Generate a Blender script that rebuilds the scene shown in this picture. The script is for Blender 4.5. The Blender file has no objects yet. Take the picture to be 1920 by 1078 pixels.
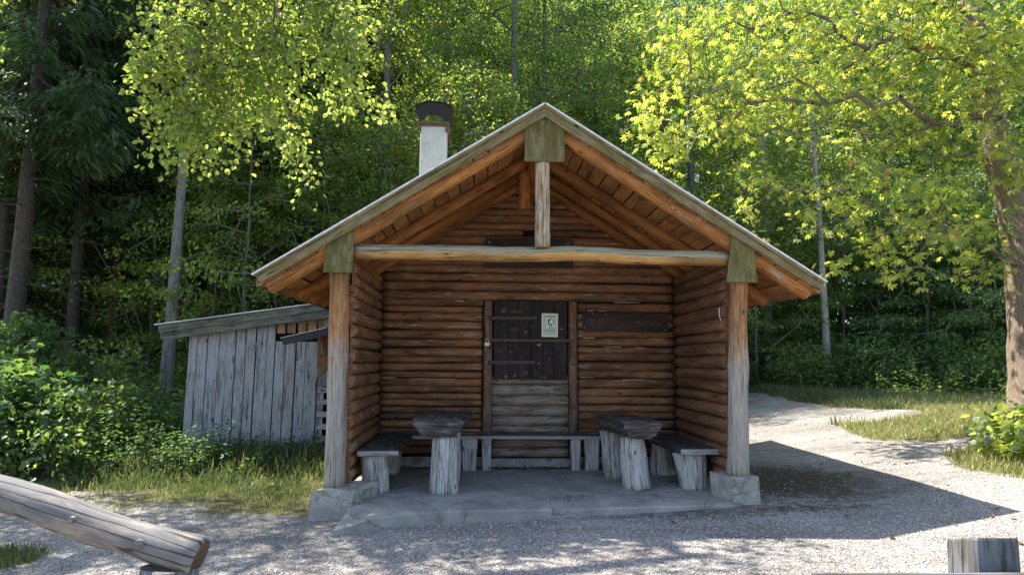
import bpy, math, random
import numpy as np
from mathutils import Vector, Matrix, noise
R = random.Random(7)
NR = np.random.default_rng(11)
S = bpy.context.scene

# ------------------------------------------------------------ camera
cam_d = bpy.data.cameras.new("camera"); cam = bpy.data.objects.new("camera", cam_d)
S.collection.objects.link(cam); S.camera = cam
cam_d.sensor_width = 36.0; cam_d.lens = 1232.55 / 1920 * 36.0
cam_d.clip_start = 0.05; cam_d.clip_end = 1000
YAW, PIT, ROL = .0436, .1113, .0073
h_ = Vector((math.sin(YAW), math.cos(YAW), 0)); r0 = Vector((math.cos(YAW), -math.sin(YAW), 0)); z_ = Vector((0, 0, 1))
fw = math.cos(PIT) * h_ + math.sin(PIT) * z_; u0 = -math.sin(PIT) * h_ + math.cos(PIT) * z_
rr = math.cos(ROL) * r0 + math.sin(ROL) * u0; uu = -math.sin(ROL) * r0 + math.cos(ROL) * u0
M = Matrix((rr, uu, -fw)).transposed().to_4x4(); M.translation = Vector((-.6675, -7.317, 1.5073))
cam.matrix_world = M
# ------------------------------------------------------------ sky, sun, exposure
SUN = Vector((-.625, .30, 1.0)).normalized()
elev = math.asin(SUN.z); azim = math.atan2(SUN.x, SUN.y)
w = bpy.data.worlds.new("World"); S.world = w; w.use_nodes = True
nt = w.node_tree; nt.nodes.clear()
sky = nt.nodes.new('ShaderNodeTexSky'); sky.sky_type = 'NISHITA'; sky.sun_disc = False
sky.sun_elevation = elev; sky.sun_rotation = azim; sky.air_density = 1.0; sky.dust_density = 1.2
bg = nt.nodes.new('ShaderNodeBackground'); bg.inputs[1].default_value = .125
wo = nt.nodes.new('ShaderNodeOutputWorld')
nt.links.new(sky.outputs[0], bg.inputs[0]); nt.links.new(bg.outputs[0], wo.inputs[0])
sl = bpy.data.lights.new("sun", 'SUN'); sl.energy = 5.0; sl.angle = math.radians(.53); sl.color = (1, .94, .84)
sun = bpy.data.objects.new("sun", sl); S.collection.objects.link(sun)
sun.rotation_euler = SUN.to_track_quat('Z', 'Y').to_euler(); sun.location = (-20, 10, 30)
S.view_settings.view_transform = 'Standard'; S.view_settings.look = 'None'
S.view_settings.exposure = 1.58; S.view_settings.gamma = 1
S.render.engine = 'CYCLES'
S.cycles.max_bounces = 8; S.cycles.diffuse_bounces = 4; S.cycles.transmission_bounces = 5; S.cycles.transparent_max_bounces = 4
S.cycles.caustics_reflective = False; S.cycles.caustics_refractive = False

# ------------------------------------------------------------ materials
MATS = {}
def newmat(name):
    m = bpy.data.materials.new(name); m.use_nodes = True
    n = m.node_tree.nodes; n.clear(); MATS[name] = m
    return m, n, m.node_tree.links
def ramp(n, stops):
    r = n.new('ShaderNodeValToRGB'); e = r.color_ramp.elements
    while len(e) < len(stops): e.new(.5)
    for i, (p, c) in enumerate(stops):
        e[i].position = p; e[i].color = (c[0], c[1], c[2], 1)
    return r
def noise_n(n, l, vec, scale, detail=4, rough=.6, dist=0):
    t = n.new('ShaderNodeTexNoise'); t.inputs['Scale'].default_value = scale
    t.inputs['Detail'].default_value = detail; t.inputs['Roughness'].default_value = rough
    t.inputs['Distortion'].default_value = dist
    if vec is not None: l.new(vec, t.inputs['Vector'])
    return t
def mapped(n, l, out, sc):
    m = n.new('ShaderNodeMapping'); m.inputs['Scale'].default_value = sc
    l.new(out, m.inputs['Vector']); return m.outputs[0]
def mix(n, l, f, a, b, mode='MIX'):
    m = n.new('ShaderNodeMix'); m.data_type = 'RGBA'; m.blend_type = mode
    if isinstance(f, float): m.inputs[0].default_value = f
    else: l.new(f, m.inputs[0])
    for s, v in ((6, a), (7, b)):
        if isinstance(v, tuple): m.inputs[s].default_value = (v[0], v[1], v[2], 1)
        else: l.new(v, m.inputs[s])
    return m.outputs[2]
def finish(n, l, col, rough=.8, bump=None, bstr=.4, bdist=.01, metal=0, spec=.3):
    p = n.new('ShaderNodeBsdfPrincipled'); o = n.new('ShaderNodeOutputMaterial')
    if isinstance(col, tuple): p.inputs['Base Color'].default_value = (*col, 1)
    else: l.new(col, p.inputs['Base Color'])
    p.inputs['Roughness'].default_value = rough; p.inputs['Metallic'].default_value = metal
    p.inputs['Specular IOR Level'].default_value = spec
    if bump is not None:
        b = n.new('ShaderNodeBump'); b.inputs['Strength'].default_value = bstr; b.inputs['Distance'].default_value = bdist
        l.new(bump, b.inputs['Height']); l.new(b.outputs[0], p.inputs['Normal'])
    l.new(p.outputs[0], o.inputs[0]); return p

def wood(name, c_dark, c_mid, c_light, grey=None, grey_amt=.5, crack=.5, knots=True, zmix=None, moss=None, gscale=1.0, normal_top=None, rough=.8):
    """UV: u runs along the grain, v across, in metres."""
    m, n, l = newmat(name)
    uv = n.new('ShaderNodeUVMap').outputs[0]
    g = noise_n(n, l, mapped(n, l, uv, (4.5, 52, 1)), 1.0, 8, .72, .15)
    c = ramp(n, [(.25, c_dark), (.5, c_mid), (.78, c_light)]); l.new(g.outputs[0], c.inputs[0])
    col = c.outputs[0]
    # large tone drift from log to log
    b = noise_n(n, l, mapped(n, l, uv, (.9, 2.2, 1)), 1.1, 3, .55)
    tr = ramp(n, [(.3, (.42, .42, .43)), (.7, (1.35, 1.3, 1.2))]); l.new(b.outputs[0], tr.inputs[0])
    col = mix(n, l, 1.0, col, tr.outputs[0], 'MULTIPLY')
    if grey:
        gg = noise_n(n, l, mapped(n, l, uv, (3 * gscale, 14 * gscale, 1)), 1.0, 7, .72, .25)
        gr = ramp(n, [(.62 - grey_amt * .45, (0, 0, 0)), (.72 - grey_amt * .4, (1, 1, 1))]); l.new(gg.outputs[0], gr.inputs[0])
        g2 = ramp(n, [(.2, tuple(x * .45 for x in grey)), (.55, grey), (.85, tuple(min(1, x * 1.45) for x in grey))]); l.new(g.outputs[0], g2.inputs[0])
        fac = gr.outputs[0]
        if zmix:   # (z low, z high): fully greyed below, stained above
            ps = n.new('ShaderNodeNewGeometry').outputs['Position']
            sp = n.new('ShaderNodeSeparateXYZ'); l.new(ps, sp.inputs[0])
            mr = n.new('ShaderNodeMapRange'); mr.inputs[1].default_value = zmix[0]; mr.inputs[2].default_value = zmix[1]
            mr.inputs[3].default_value = 1; mr.inputs[4].default_value = 0; l.new(sp.outputs[2], mr.inputs[0])
            a = n.new('ShaderNodeMath'); a.operation = 'ADD'; l.new(mr.outputs[0], a.inputs[0]); l.new(gg.outputs[0], a.inputs[1])
            a2 = ramp(n, [(.0, (0, 0, 0)), (1, (1, 1, 1))])
            s2 = n.new('ShaderNodeMapRange'); s2.inputs[1].default_value = .84; s2.inputs[2].default_value = .96
            l.new(a.outputs[0], s2.inputs[0]); fac = s2.outputs[0]
        if normal_top:  # rain-weathered upper side
            nn = n.new('ShaderNodeNewGeometry').outputs['Normal']
            sp = n.new('ShaderNodeSeparateXYZ'); l.new(nn, sp.inputs[0])
            a = n.new('ShaderNodeMath'); a.operation = 'MULTIPLY_ADD'; l.new(gg.outputs[0], a.inputs[0]); a.inputs[1].default_value = .5; l.new(sp.outputs[2], a.inputs[2])
            s2 = n.new('ShaderNodeMapRange'); s2.inputs[1].default_value = normal_top[0]; s2.inputs[2].default_value = normal_top[1]
            l.new(a.outputs[0], s2.inputs[0]); fac = s2.outputs[0]
        col = mix(n, l, fac, col, g2.outputs[0])
    if moss:
        mn = noise_n(n, l, mapped(n, l, uv, (3, 5, 1)), 1.4, 5, .65)
        mr_ = ramp(n, [(.42, (0, 0, 0)), (.62, (.8, .8, .8))]); l.new(mn.outputs[0], mr_.inputs[0])
        col = mix(n, l, mr_.outputs[0], col, moss)
    hgt = g.outputs[0]
    if crack:
        cn = noise_n(n, l, mapped(n, l, uv, (.55, 22, 1)), 1.0, 3, .5, .15)
        cr = ramp(n, [(.478, (1, 1, 1)), (.496, (0, 0, 0)), (.504, (0, 0, 0)), (.522, (1, 1, 1))]); l.new(cn.outputs[0], cr.inputs[0])
        cm = noise_n(n, l, uv, 2.3, 2); cmr = ramp(n, [(.62 - crack * .35, (1, 1, 1)), (.68 - crack * .3, (0, 0, 0))]); l.new(cm.outputs[0], cmr.inputs[0])
        cf = mix(n, l, 1.0, cr.outputs[0], cmr.outputs[0], 'LIGHTEN')
        col = mix(n, l, 1.0, col, mix(n, l, .8, (1, 1, 1), cf), 'MULTIPLY')
        hgt = mix(n, l, .5, g.outputs[0], cf)
    if knots:
        v = n.new('ShaderNodeTexVoronoi'); v.inputs['Scale'].default_value = 1.0; l.new(mapped(n, l, uv, (2.6, 6, 1)), v.inputs['Vector'])
        kr = ramp(n, [(.06, (.16, .11, .09)), (.11, (1, 1, 1))]); l.new(v.outputs['Distance'], kr.inputs[0])
        col = mix(n, l, 1.0, col, kr.outputs[0], 'MULTIPLY')
    finish(n, l, col, rough, hgt, .55, .006)
    return m
ORD, ORM, ORL = (.075, .026, .010), (.205, .078, .026), (.36, .165, .06)
wood('wall_log', (.070, .032, .018), (.235, .108, .050), (.46, .25, .135), grey=(.33, .25, .19), grey_amt=.16, crack=.35)
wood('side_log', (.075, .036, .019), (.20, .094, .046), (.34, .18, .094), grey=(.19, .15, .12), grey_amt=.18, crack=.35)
wood('low_log', (.08, .05, .032), (.23, .16, .11), (.40, .32, .25), grey=(.30, .27, .24), grey_amt=.36, crack=.4)
wood('rafter', (.14, .055, .016), (.36, .155, .042), (.54, .29, .10), grey=(.36, .31, .26), grey_amt=.16, crack=.3)
wood('rafter_in', (.12, .046, .014), (.32, .128, .036), (.48, .24, .08), crack=.3)
wood('boarding', (.17, .075, .028), (.40, .19, .068), (.58, .32, .135), crack=.25, knots=False)
wood('fascia', (.10, .07, .035), (.22, .165, .095), (.33, .235, .11), grey=(.23, .185, .10), grey_amt=.5, crack=.5, moss=(.125, .105, .022))
wood('mossy_board', (.07, .062, .022), (.14, .125, .048), (.21, .185, .085), grey=(.20, .17, .085), grey_amt=.3, crack=.2, moss=(.095, .082, .018), knots=False)
wood('post', (.14, .06, .02), (.34, .17, .07), (.50, .31, .15), grey=(.36, .315, .265), grey_amt=.6, crack=.9, zmix=(.0, 2.75), gscale=2.0)
wood('beam', (.22, .10, .03), (.44, .25, .09), (.60, .40, .18), grey=(.30, .265, .165), crack=.8, normal_top=(.0, .30), moss=None)
wood('king', (.14, .075, .03), (.33, .215, .11), (.48, .36, .22), grey=(.46, .40, .30), grey_amt=.42, crack=1.0, gscale=1.4)
wood('frame_post', (.07, .03, .014), (.17, .075, .034), (.28, .145, .075), grey=(.22, .18, .15), grey_amt=.35, crack=.6)
wood('door_wood', (.016, .011, .010), (.034, .024, .022), (.06, .045, .042), grey=(.13, .12, .125), grey_amt=.05, crack=.6, knots=False, gscale=2.2)
wood('sign_wood', (.025, .015, .012), (.052, .034, .027), (.085, .06, .05), crack=.2, knots=False)
wood('stump', (.16, .14, .12), (.32, .295, .26), (.46, .43, .39), grey=(.50, .49, .47), grey_amt=.55, crack=.9, gscale=.8)
wood('bench_top', (.030, .026, .024), (.070, .062, .056), (.15, .14, .13), grey=(.17, .165, .16), grey_amt=.25, crack=.5, knots=False)
wood('table_top', (.022, .018, .017), (.05, .042, .040), (.12, .105, .10), grey=(.17, .155, .145), grey_amt=.3, crack=.7)
wood('bench_edge', (.14, .12, .10), (.30, .27, .24), (.44, .41, .38), grey=(.36, .345, .33), grey_amt=.6, crack=.6)
wood('shed_plank', (.13, .12, .12), (.27, .26, .26), (.42, .41, .415), grey=(.33, .34, .37), grey_amt=.5, crack=.5, gscale=.7)
wood('shed_brown', (.16, .10, .06), (.30, .20, .13), (.40, .30, .21), crack=.4)
wood('shed_fascia', (.05, .052, .045), (.105, .11, .095), (.16, .165, .14), grey=(.15, .16, .13), grey_amt=.4, crack=.6)
wood('rail_wood', (.10, .085, .075), (.25, .215, .19), (.40, .35, .31), grey=(.17, .165, .165), grey_amt=.5, crack=1.0, gscale=1.6)
wood('rail_end', (.035, .022, .012), (.085, .052, .028), (.15, .095, .05), crack=.6)
wood('timber', (.035, .032, .03), (.09, .085, .08), (.19, .185, .18), grey=(.14, .15, .165), grey_amt=.4, crack=.8)
wood('timber_mossy', (.11, .10, .05), (.20, .18, .10), (.30, .27, .16), grey=(.2, .19, .12), grey_amt=.4, crack=.6)

def bark(name, a, b, c, sc=(7, 22), bs=1.0, lich=None):
    m, n, l = newmat(name)
    uv = n.new('ShaderNodeUVMap').outputs[0]
    g = noise_n(n, l, mapped(n, l, uv, (sc[0], sc[1], 1)), 1.0, 6, .7, .8)
    r = ramp(n, [(.3, a), (.5, b), (.72, c)]); l.new(g.outputs[0], r.inputs[0])
    col = r.outputs[0]
    p = noise_n(n, l, mapped(n, l, uv, (1.2, 3, 1)), 1.0, 4, .6)
    if lich:
        lr = ramp(n, [(.5, (0, 0, 0)), (.66, (1, 1, 1))]); l.new(p.outputs[0], lr.inputs[0])
        col = mix(n, l, lr.outputs[0], col, lich)
    finish(n, l, col, .9, g.outputs[0], bs, .03)
bark('bark_chestnut', (.07, .05, .038), (.21, .155, .115), (.36, .28, .22), (9, 15), 1.0, (.24, .21, .16))
bark('bark_spruce', (.03, .025, .022), (.07, .058, .05), (.13, .11, .095), (10, 24))
bark('bark_grey', (.08, .078, .072), (.16, .158, .15), (.26, .255, .245), (5, 16), .6)
bark('bark_pale', (.14, .13, .11), (.30, .28, .25), (.44, .42, .38), (9, 9), .6)
bark('bark_brown', (.05, .03, .02), (.12, .075, .05), (.2, .135, .095), (10, 22))
bark('twig_bark', (.06, .045, .035), (.14, .11, .085), (.24, .2, .16), (6, 20), .4)

def leafm(name, d0, d1, t0, t1, tr=.5, gloss=.12, odd=None):
    m, n, l = newmat(name)
    a = n.new('ShaderNodeAttribute'); a.attribute_name = 'tint'
    dc = mix(n, l, a.outputs['Fac'], d0, d1); tc = mix(n, l, a.outputs['Fac'], t0, t1)
    if odd:
        gt = n.new('ShaderNodeMath'); gt.operation = 'GREATER_THAN'; gt.inputs[1].default_value = .9975; l.new(a.outputs['Fac'], gt.inputs[0])
        dc = mix(n, l, gt.outputs[0], dc, odd); tc = mix(n, l, gt.outputs[0], tc, odd)
    D = n.new('ShaderNodeBsdfDiffuse'); l.new(dc, D.inputs[0])
    T = n.new('ShaderNodeBsdfTranslucent'); l.new(tc, T.inputs[0])
    mx = n.new('ShaderNodeMixShader'); mx.inputs[0].default_value = tr; l.new(D.outputs[0], mx.inputs[1]); l.new(T.outputs[0], mx.inputs[2])
    G = n.new('ShaderNodeBsdfGlossy'); G.inputs['Roughness'].default_value = .5; G.inputs[0].default_value = (.8, .85, .8, 1)
    m2 = n.new('ShaderNodeMixShader'); m2.inputs[0].default_value = gloss; l.new(mx.outputs[0], m2.inputs[1]); l.new(G.outputs[0], m2.inputs[2])
    o = n.new('ShaderNodeOutputMaterial'); l.new(m2.outputs[0], o.inputs[0])
leafm('leaf_beech', (.036, .09, .018), (.125, .18, .035), (.20, .36, .035), (.80, .84, .12), .55, .05)
leafm('leaf_forest', (.032, .085, .032), (.095, .16, .045), (.13, .30, .045), (.58, .70, .10), .52, .05)
leafm('leaf_dark', (.035, .085, .03), (.07, .13, .04), (.14, .28, .035), (.38, .54, .07), .48, .05)
leafm('leaf_spruce', (.026, .062, .028), (.06, .11, .04), (.06, .13, .025), (.22, .34, .05), .33, .04)
leafm('leaf_chestnut', (.05, .11, .015), (.18, .22, .035), (.26, .44, .03), (.95, .92, .14), .62, .05, odd=(.55, .22, .04))
leafm('leaf_linden', (.05, .11, .02), (.13, .18, .03), (.18, .33, .03), (.74, .78, .14), .55, .05)
leafm('leaf_shrub', (.022, .07, .028), (.065, .125, .04), (.07, .19, .035), (.27, .40, .06), .45, .03)
leafm('grass_blade', (.04, .066, .02), (.115, .13, .05), (.09, .15, .03), (.25, .29, .08), .4, .05)
leafm('grass_dry', (.16, .18, .05), (.38, .36, .15), (.30, .36, .08), (.55, .52, .20), .4, .04)
leafm('litter', (.06, .03, .014), (.20, .10, .035), (.1, .05, .02), (.3, .15, .04), .2, .04)

def concrete(name, a, b, sc=3, bumps=.35, moss=None, crk=True):
    m, n, l = newmat(name)
    co = n.new('ShaderNodeNewGeometry').outputs['Position']
    g = noise_n(n, l, co, sc, 8, .68, .3); f = noise_n(n, l, co, 90, 4, .7)
    r = ramp(n, [(.32, a), (.66, b)]); l.new(g.outputs[0], r.inputs[0]); col = r.outputs[0]
    fr = ramp(n, [(.35, (.72, .72, .72)), (.65, (1.12, 1.12, 1.12))]); l.new(f.outputs[0], fr.inputs[0])
    col = mix(n, l, .8, col, fr.outputs[0], 'MULTIPLY')
    v = n.new('ShaderNodeTexVoronoi'); v.feature = 'DISTANCE_TO_EDGE'; v.inputs['Scale'].default_value = .9
    ds = noise_n(n, l, co, 2.5, 5, .6); dv = mix(n, l, .35, co, ds.outputs['Color'], 'ADD'); l.new(dv, v.inputs['Vector'])
    cr = ramp(n, [(.0, (.35, .33, .3)), (.006, (1, 1, 1))]); l.new(v.outputs['Distance'], cr.inputs[0])
    if crk: col = mix(n, l, 1.0, col, cr.outputs[0], 'MULTIPLY')
    if moss:
        q = noise_n(n, l, co, 5, 5, .7); qr = ramp(n, [(.52, (0, 0, 0)), (.64, (1, 1, 1))]); l.new(q.outputs[0], qr.inputs[0])
        col = mix(n, l, qr.outputs[0], col, moss)
    finish(n, l, col, .88, f.outputs[0], bumps, .006)
concrete('slab_concrete', (.19, .178, .158), (.42, .395, .355), 2.2)
concrete('footing_concrete', (.25, .24, .21), (.44, .425, .385), 6, .5, (.20, .20, .12))
concrete('plinth', (.20, .19, .175), (.36, .35, .33), 5, .5, (.10, .08, .06))
concrete('chimney_render', (.34, .36, .35), (.45, .47, .46), 7, .2, None, False)

def plain(name, col, rough=.5, metal=0, nz=.25, sc=20):
    m, n, l = newmat(name)
    co = n.new('ShaderNodeNewGeometry').outputs['Position']
    g = noise_n(n, l, co, sc, 5, .65)
    r = ramp(n, [(.3, tuple(c * (1 - nz) for c in col)), (.7, tuple(min(1, c * (1 + nz)) for c in col))]); l.new(g.outputs[0], r.inputs[0])
    finish(n, l, r.outputs[0], rough, g.outputs[0], .15, .003, metal)
plain('roof_metal', (.62, .60, .58), .5, .2)
plain('shed_roof', (.36, .40, .44), .6)
plain('dark_metal', (.030, .024, .022), .5, .5, .4)
plain('rust_metal', (.10, .065, .048), .75, .2, .4, 30)
plain('iron', (.075, .052, .048), .6, .4, .35, 40)
plain('bright_steel', (.55, .55, .55), .35, .9, .15)
plain('lock_body', (.38, .36, .32), .4, .7, .2)
plain('plate', (.52, .56, .44), .45, 0, .07, 8)
plain('plate_white', (.74, .78, .72), .5, 0, .03)
plain('plate_green', (.012, .14, .075), .5)
plain('plate_dark', (.10, .12, .10), .5)
plain('black_sheet', (.022, .024, .03), .5, .1, .3)
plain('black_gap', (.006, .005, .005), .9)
plain('chalk', (.42, .41, .42), .8, 0, .2)
plain('scratch', (.16, .14, .14), .8, 0, .4, 30)
plain('letter', (.012, .008, .006), .8)
plain('letter_pale', (.085, .066, .058), .8, 0, .3)
plain('daylight_slit', (.50, .46, .40), .9, 0, .3, 12)
plain('pebble', (.36, .345, .33), .85, 0, .75, 25)
plain('pebble_pale', (.62, .60, .58), .8, 0, .2, 60)
plain('stone', (.34, .32, .30), .9, 0, .5, 3)
plain('cobweb', (.5, .48, .45), .9)
plain('ink', (.03, .03, .05), .7)

# ground: gravel to grass/soil, by vertex weight "veg"
m, n, l = newmat('ground')
co = n.new('ShaderNodeNewGeometry').outputs['Position']
at = n.new('ShaderNodeAttribute'); at.attribute_name = 'veg'
lt = n.new('ShaderNodeAttribute'); lt.attribute_name = 'litter'
v1 = n.new('ShaderNodeTexVoronoi'); v1.inputs['Scale'].default_value = 48; l.new(co, v1.inputs['Vector'])
v2 = n.new('ShaderNodeTexVoronoi'); v2.inputs['Scale'].default_value = 130; l.new(co, v2.inputs['Vector'])
bw = n.new('ShaderNodeSeparateColor'); l.new(v1.outputs['Color'], bw.inputs[0])
gr = ramp(n, [(0, (.09, .085, .08)), (.18, (.26, .245, .23)), (.5, (.44, .415, .39)), (.9, (.58, .55, .52)), (1, (.78, .76, .74))]); l.new(bw.outputs[0], gr.inputs[0])
bw2 = n.new('ShaderNodeSeparateColor'); l.new(v2.outputs['Color'], bw2.inputs[0])
gr2 = ramp(n, [(0, (.24, .23, .22)), (.5, (.48, .46, .44)), (1, (.64, .62, .60))]); l.new(bw2.outputs[1], gr2.inputs[0])
gcol = mix(n, l, .35, gr.outputs[0], gr2.outputs[0])
ed = ramp(n, [(.25, (1, 1, 1)), (.62, (.58, .56, .54))]); l.new(v1.outputs['Distance'], ed.inputs[0])
gcol = mix(n, l, .85, gcol, ed.outputs[0], 'MULTIPLY')
bn = noise_n(n, l, co, .55, 5, .6, .4); br = ramp(n, [(.32, (.62, .61, .60)), (.68, (1.05, 1.03, 1.0))]); l.new(bn.outputs[0], br.inputs[0])
gcol = mix(n, l, 1.0, gcol, br.outputs[0], 'MULTIPLY')
tn = noise_n(n, l, mapped(n, l, co, (.5, 2.2, 1)), 1.3, 5, .6, .5); trk = ramp(n, [(.38, (.70, .69, .68)), (.56, (1, 1, 1))]); l.new(tn.outputs[0], trk.inputs[0])
gcol = mix(n, l, .8, gcol, trk.outputs[0], 'MULTIPLY')
ln = noise_n(n, l, co, 7, 7, .75)
lf = n.new('ShaderNodeMath'); lf.operation = 'MULTIPLY_ADD'; l.new(lt.outputs['Fac'], lf.inputs[0]); lf.inputs[1].default_value = .62
l.new(ln.outputs[0], lf.inputs[2])
lr = n.new('ShaderNodeMapRange'); lr.inputs[1].default_value = .72; lr.inputs[2].default_value = .95; l.new(lf.outputs[0], lr.inputs[0])
lcol = ramp(n, [(.3, (.045, .032, .022)), (.7, (.15, .11, .075))]); l.new(bw2.outputs[0], lcol.inputs[0])
gcol = mix(n, l, lr.outputs[0], gcol, lcol.outputs[0])
sn = noise_n(n, l, co, 9, 8, .72); sr = ramp(n, [(.28, (.05, .042, .022)), (.5, (.11, .105, .045)), (.72, (.20, .19, .10))]); l.new(sn.outputs[0], sr.inputs[0])
en = noise_n(n, l, co, 3.2, 7, .7)
ef = n.new('ShaderNodeMath'); ef.operation = 'ADD'; l.new(at.outputs['Fac'], ef.inputs[0]); l.new(en.outputs[0], ef.inputs[1])
er = n.new('ShaderNodeMapRange'); er.inputs[1].default_value = .88; er.inputs[2].default_value = 1.08; l.new(ef.outputs[0], er.inputs[0])
gcol = mix(n, l, er.outputs[0], gcol, sr.outputs[0])
hg = mix(n, l, .4, v1.outputs['Distance'], v2.outputs['Distance'])
inv = n.new('ShaderNodeInvert'); l.new(hg, inv.inputs[1])
finish(n, l, gcol, .92, inv.outputs[0], .9, .012, 0, .2)

# ------------------------------------------------------------ object helpers
def tag(o, label=None, cat=None, group=None, kind=None):
    if label: o['label'] = label
    if cat: o['category'] = cat
    if group: o['group'] = group
    if kind: o['kind'] = kind
    return o
def link(o, parent=None):
    S.collection.objects.link(o)
    if parent: o.parent = parent
    return o
def empty(name, loc, label, cat, group=None):
    o = bpy.data.objects.new(name, None); o.location = loc; o.empty_display_size = .2
    link(o); return tag(o, label, cat, group)

def rect(wd, th, ch=None):
    ch = min(wd, th) * .12 if ch is None else ch
    a, b = wd / 2, th / 2
    return [(-a + ch, -b), (a - ch, -b), (a, -b + ch), (a, b - ch), (a - ch, b), (-a + ch, b), (-a, b - ch), (-a, -b + ch)]
class MB:
    """Collects world-space pieces; build() links them as ONE mesh (placed at the parent's location)."""
    def __init__(s): s.v = []; s.f = []; s.uv = []; s.sm = []; s.mi = []
    def sweep(s, sec, pts, up=(0, 0, 1), seg=None, jit=0, taper=None, smooth=False, mi=0, cap=None, scales=None, grain=None):
        pts = [Vector(p) for p in pts]
        if seg and len(pts) == 2:
            pts = [pts[0].lerp(pts[1], i / seg) for i in range(seg + 1)]
        n = len(sec); up = Vector(up); base = len(s.v); ou, ov = R.uniform(0, 60), R.uniform(0, 60)
        per = [0]
        for i in range(n):
            a = Vector(sec[i]); b = Vector(sec[(i + 1) % n]); per.append(per[-1] + (b - a).length)
        L = 0; Ls = []; ph = R.uniform(0, 99)
        for i, p in enumerate(pts):
            d = (pts[min(i + 1, len(pts) - 1)] - pts[max(i - 1, 0)]).normalized()
            x = up.cross(d)
            if x.length < 1e-4: x = Vector((1, 0, 0)).cross(d)
            x.normalize(); y = d.cross(x).normalized()
            if i: L += (p - pts[i - 1]).length
            Ls.append(L); k = scales[i] if scales else 1
            for j, (a, b) in enumerate(sec):
                kk = k
                if jit: kk *= 1 + jit * noise.noise(Vector((L * 3.1 + ph, a * 9 + ph, b * 9)))
                s.v.append(p + x * (a * kk) + y * (b * kk))
        for i in range(len(pts) - 1):
            for j in range(n):
                j2 = (j + 1) % n
                s.f.append((base + i * n + j, base + i * n + j2, base + (i + 1) * n + j2, base + (i + 1) * n + j))
                s.uv += [(Ls[i] + ou, per[j] + ov), (Ls[i] + ou, per[j + 1] + ov), (Ls[i + 1] + ou, per[j + 1] + ov), (Ls[i + 1] + ou, per[j] + ov)]
                s.sm.append(smooth); s.mi.append(mi)
        cm = mi if cap is None else cap
        s.f.append(tuple(base + j for j in reversed(range(n)))); s.uv += [(sec[j][0] + ou, sec[j][1] + ov) for j in reversed(range(n))]
        q = base + (len(pts) - 1) * n
        s.f.append(tuple(q + j for j in range(n))); s.uv += [(sec[j][0] + ou, sec[j][1] + ov) for j in range(n)]
        s.sm += [False, False]; s.mi += [cm, cm]
        return s
    def log(s, p0, p1, r0, r1=None, n=14, seg=10, jit=.07, bend=.0, mi=0, cap=None, round_end=0, ell=1.0):
        r1 = r1 or r0; p0, p1 = Vector(p0), Vector(p1)
        sec = [(math.cos(2 * math.pi * j / n), math.sin(2 * math.pi * j / n) * ell) for j in range(n)]
        sec = [(a * r0, b * r0) for a, b in sec]
        bd = Vector((R.uniform(-1, 1), R.uniform(-1, 1), R.uniform(-1, 1))) * bend
        pts = []; sc = []
        for i in range(seg + 1):
            t = i / seg; pts.append(p0.lerp(p1, t) + bd * math.sin(math.pi * t)); sc.append(1 + (r1 / r0 - 1) * t)
        if round_end:
            e = (p1 - p0).normalized() * .012
            pts = [pts[0], pts[0] + e] + pts[1:-1] + [pts[-1] - e, pts[-1]]; sc = [sc[0] * .86, sc[0]] + sc[1:-1] + [sc[-1], sc[-1] * .86]
        return s.sweep(sec, pts, up=(0.001, 0.002, 1) if abs((p1 - p0).normalized().z) < .9 else (0, 1, 0), jit=jit, smooth=True, mi=mi, cap=cap, scales=sc)
    def box(s, lo, hi, ch=.004, mi=0, axis=None, jit=0):
        lo, hi = Vector(lo), Vector(hi); c = (lo + hi) / 2; d = hi - lo
        ax = axis if axis is not None else max(range(3), key=lambda i: d[i])
        a = c.copy(); b = c.copy(); a[ax] = lo[ax]; b[ax] = hi[ax]
        if ax == 0: return s.sweep(rect(d.y, d.z, ch), [a, b], (0, 0, 1), seg=2 if jit else None, jit=jit, mi=mi)
        if ax == 1: return s.sweep(rect(d.x, d.z, ch), [a, b], (0, 0, 1), seg=2 if jit else None, jit=jit, mi=mi)
        return s.sweep(rect(d.x, d.y, ch), [a, b], (0, 1, 0), seg=2 if jit else None, jit=jit, mi=mi)
    def plate(s, poly, y0, y1, mi=0):
        """polygon in x,z extruded along y (y0 front)"""
        n = len(poly); b = len(s.v); ou, ov = R.uniform(0, 50), R.uniform(0, 50)
        s.v += [Vector((x, y0, z)) for x, z in poly] + [Vector((x, y1, z)) for x, z in poly]
        s.f.append(tuple(b + i for i in range(n))); s.uv += [(p[1] + ou, p[0] + ov) for p in poly]
        s.f.append(tuple(b + n + i for i in reversed(range(n)))); s.uv += [(p[1] + ou, p[0] + ov) for p in reversed(poly)]
        for i in range(n):
            j = (i + 1) % n; s.f.append((b + j, b + i, b + n + i, b + n + j))
            s.uv += [(poly[j][1] + ou, ov), (poly[i][1] + ou, ov), (poly[i][1] + ou, ov + .03), (poly[j][1] + ou, ov + .03)]
        s.sm += [False] * (n + 2); s.mi += [mi] * (n + 2); return s
    def build(s, name, mats, parent=None, loc=None):
        me = bpy.data.meshes.new(name)
        off = Vector(loc) if loc else (parent_loc(parent) if parent else Vector((0, 0, 0)))
        me.from_pydata([v - off for v in s.v], [], s.f)
        uvl = me.uv_layers.new(name='UVMap'); uvl.data.foreach_set('uv', np.array(s.uv, dtype=np.float32).ravel())
        me.polygons.foreach_set('use_smooth', s.sm); me.polygons.foreach_set('material_index', s.mi)
        for m_ in (mats if isinstance(mats, (list, tuple)) else [mats]): me.materials.append(MATS[m_])
        me.update()
        o = bpy.data.objects.new(name, me); link(o, parent)
        if loc: o.location = loc
        return o
def parent_loc(p):
    v = Vector(p.location)
    if p.parent: v = v + parent_loc(p.parent)
    return v

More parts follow.
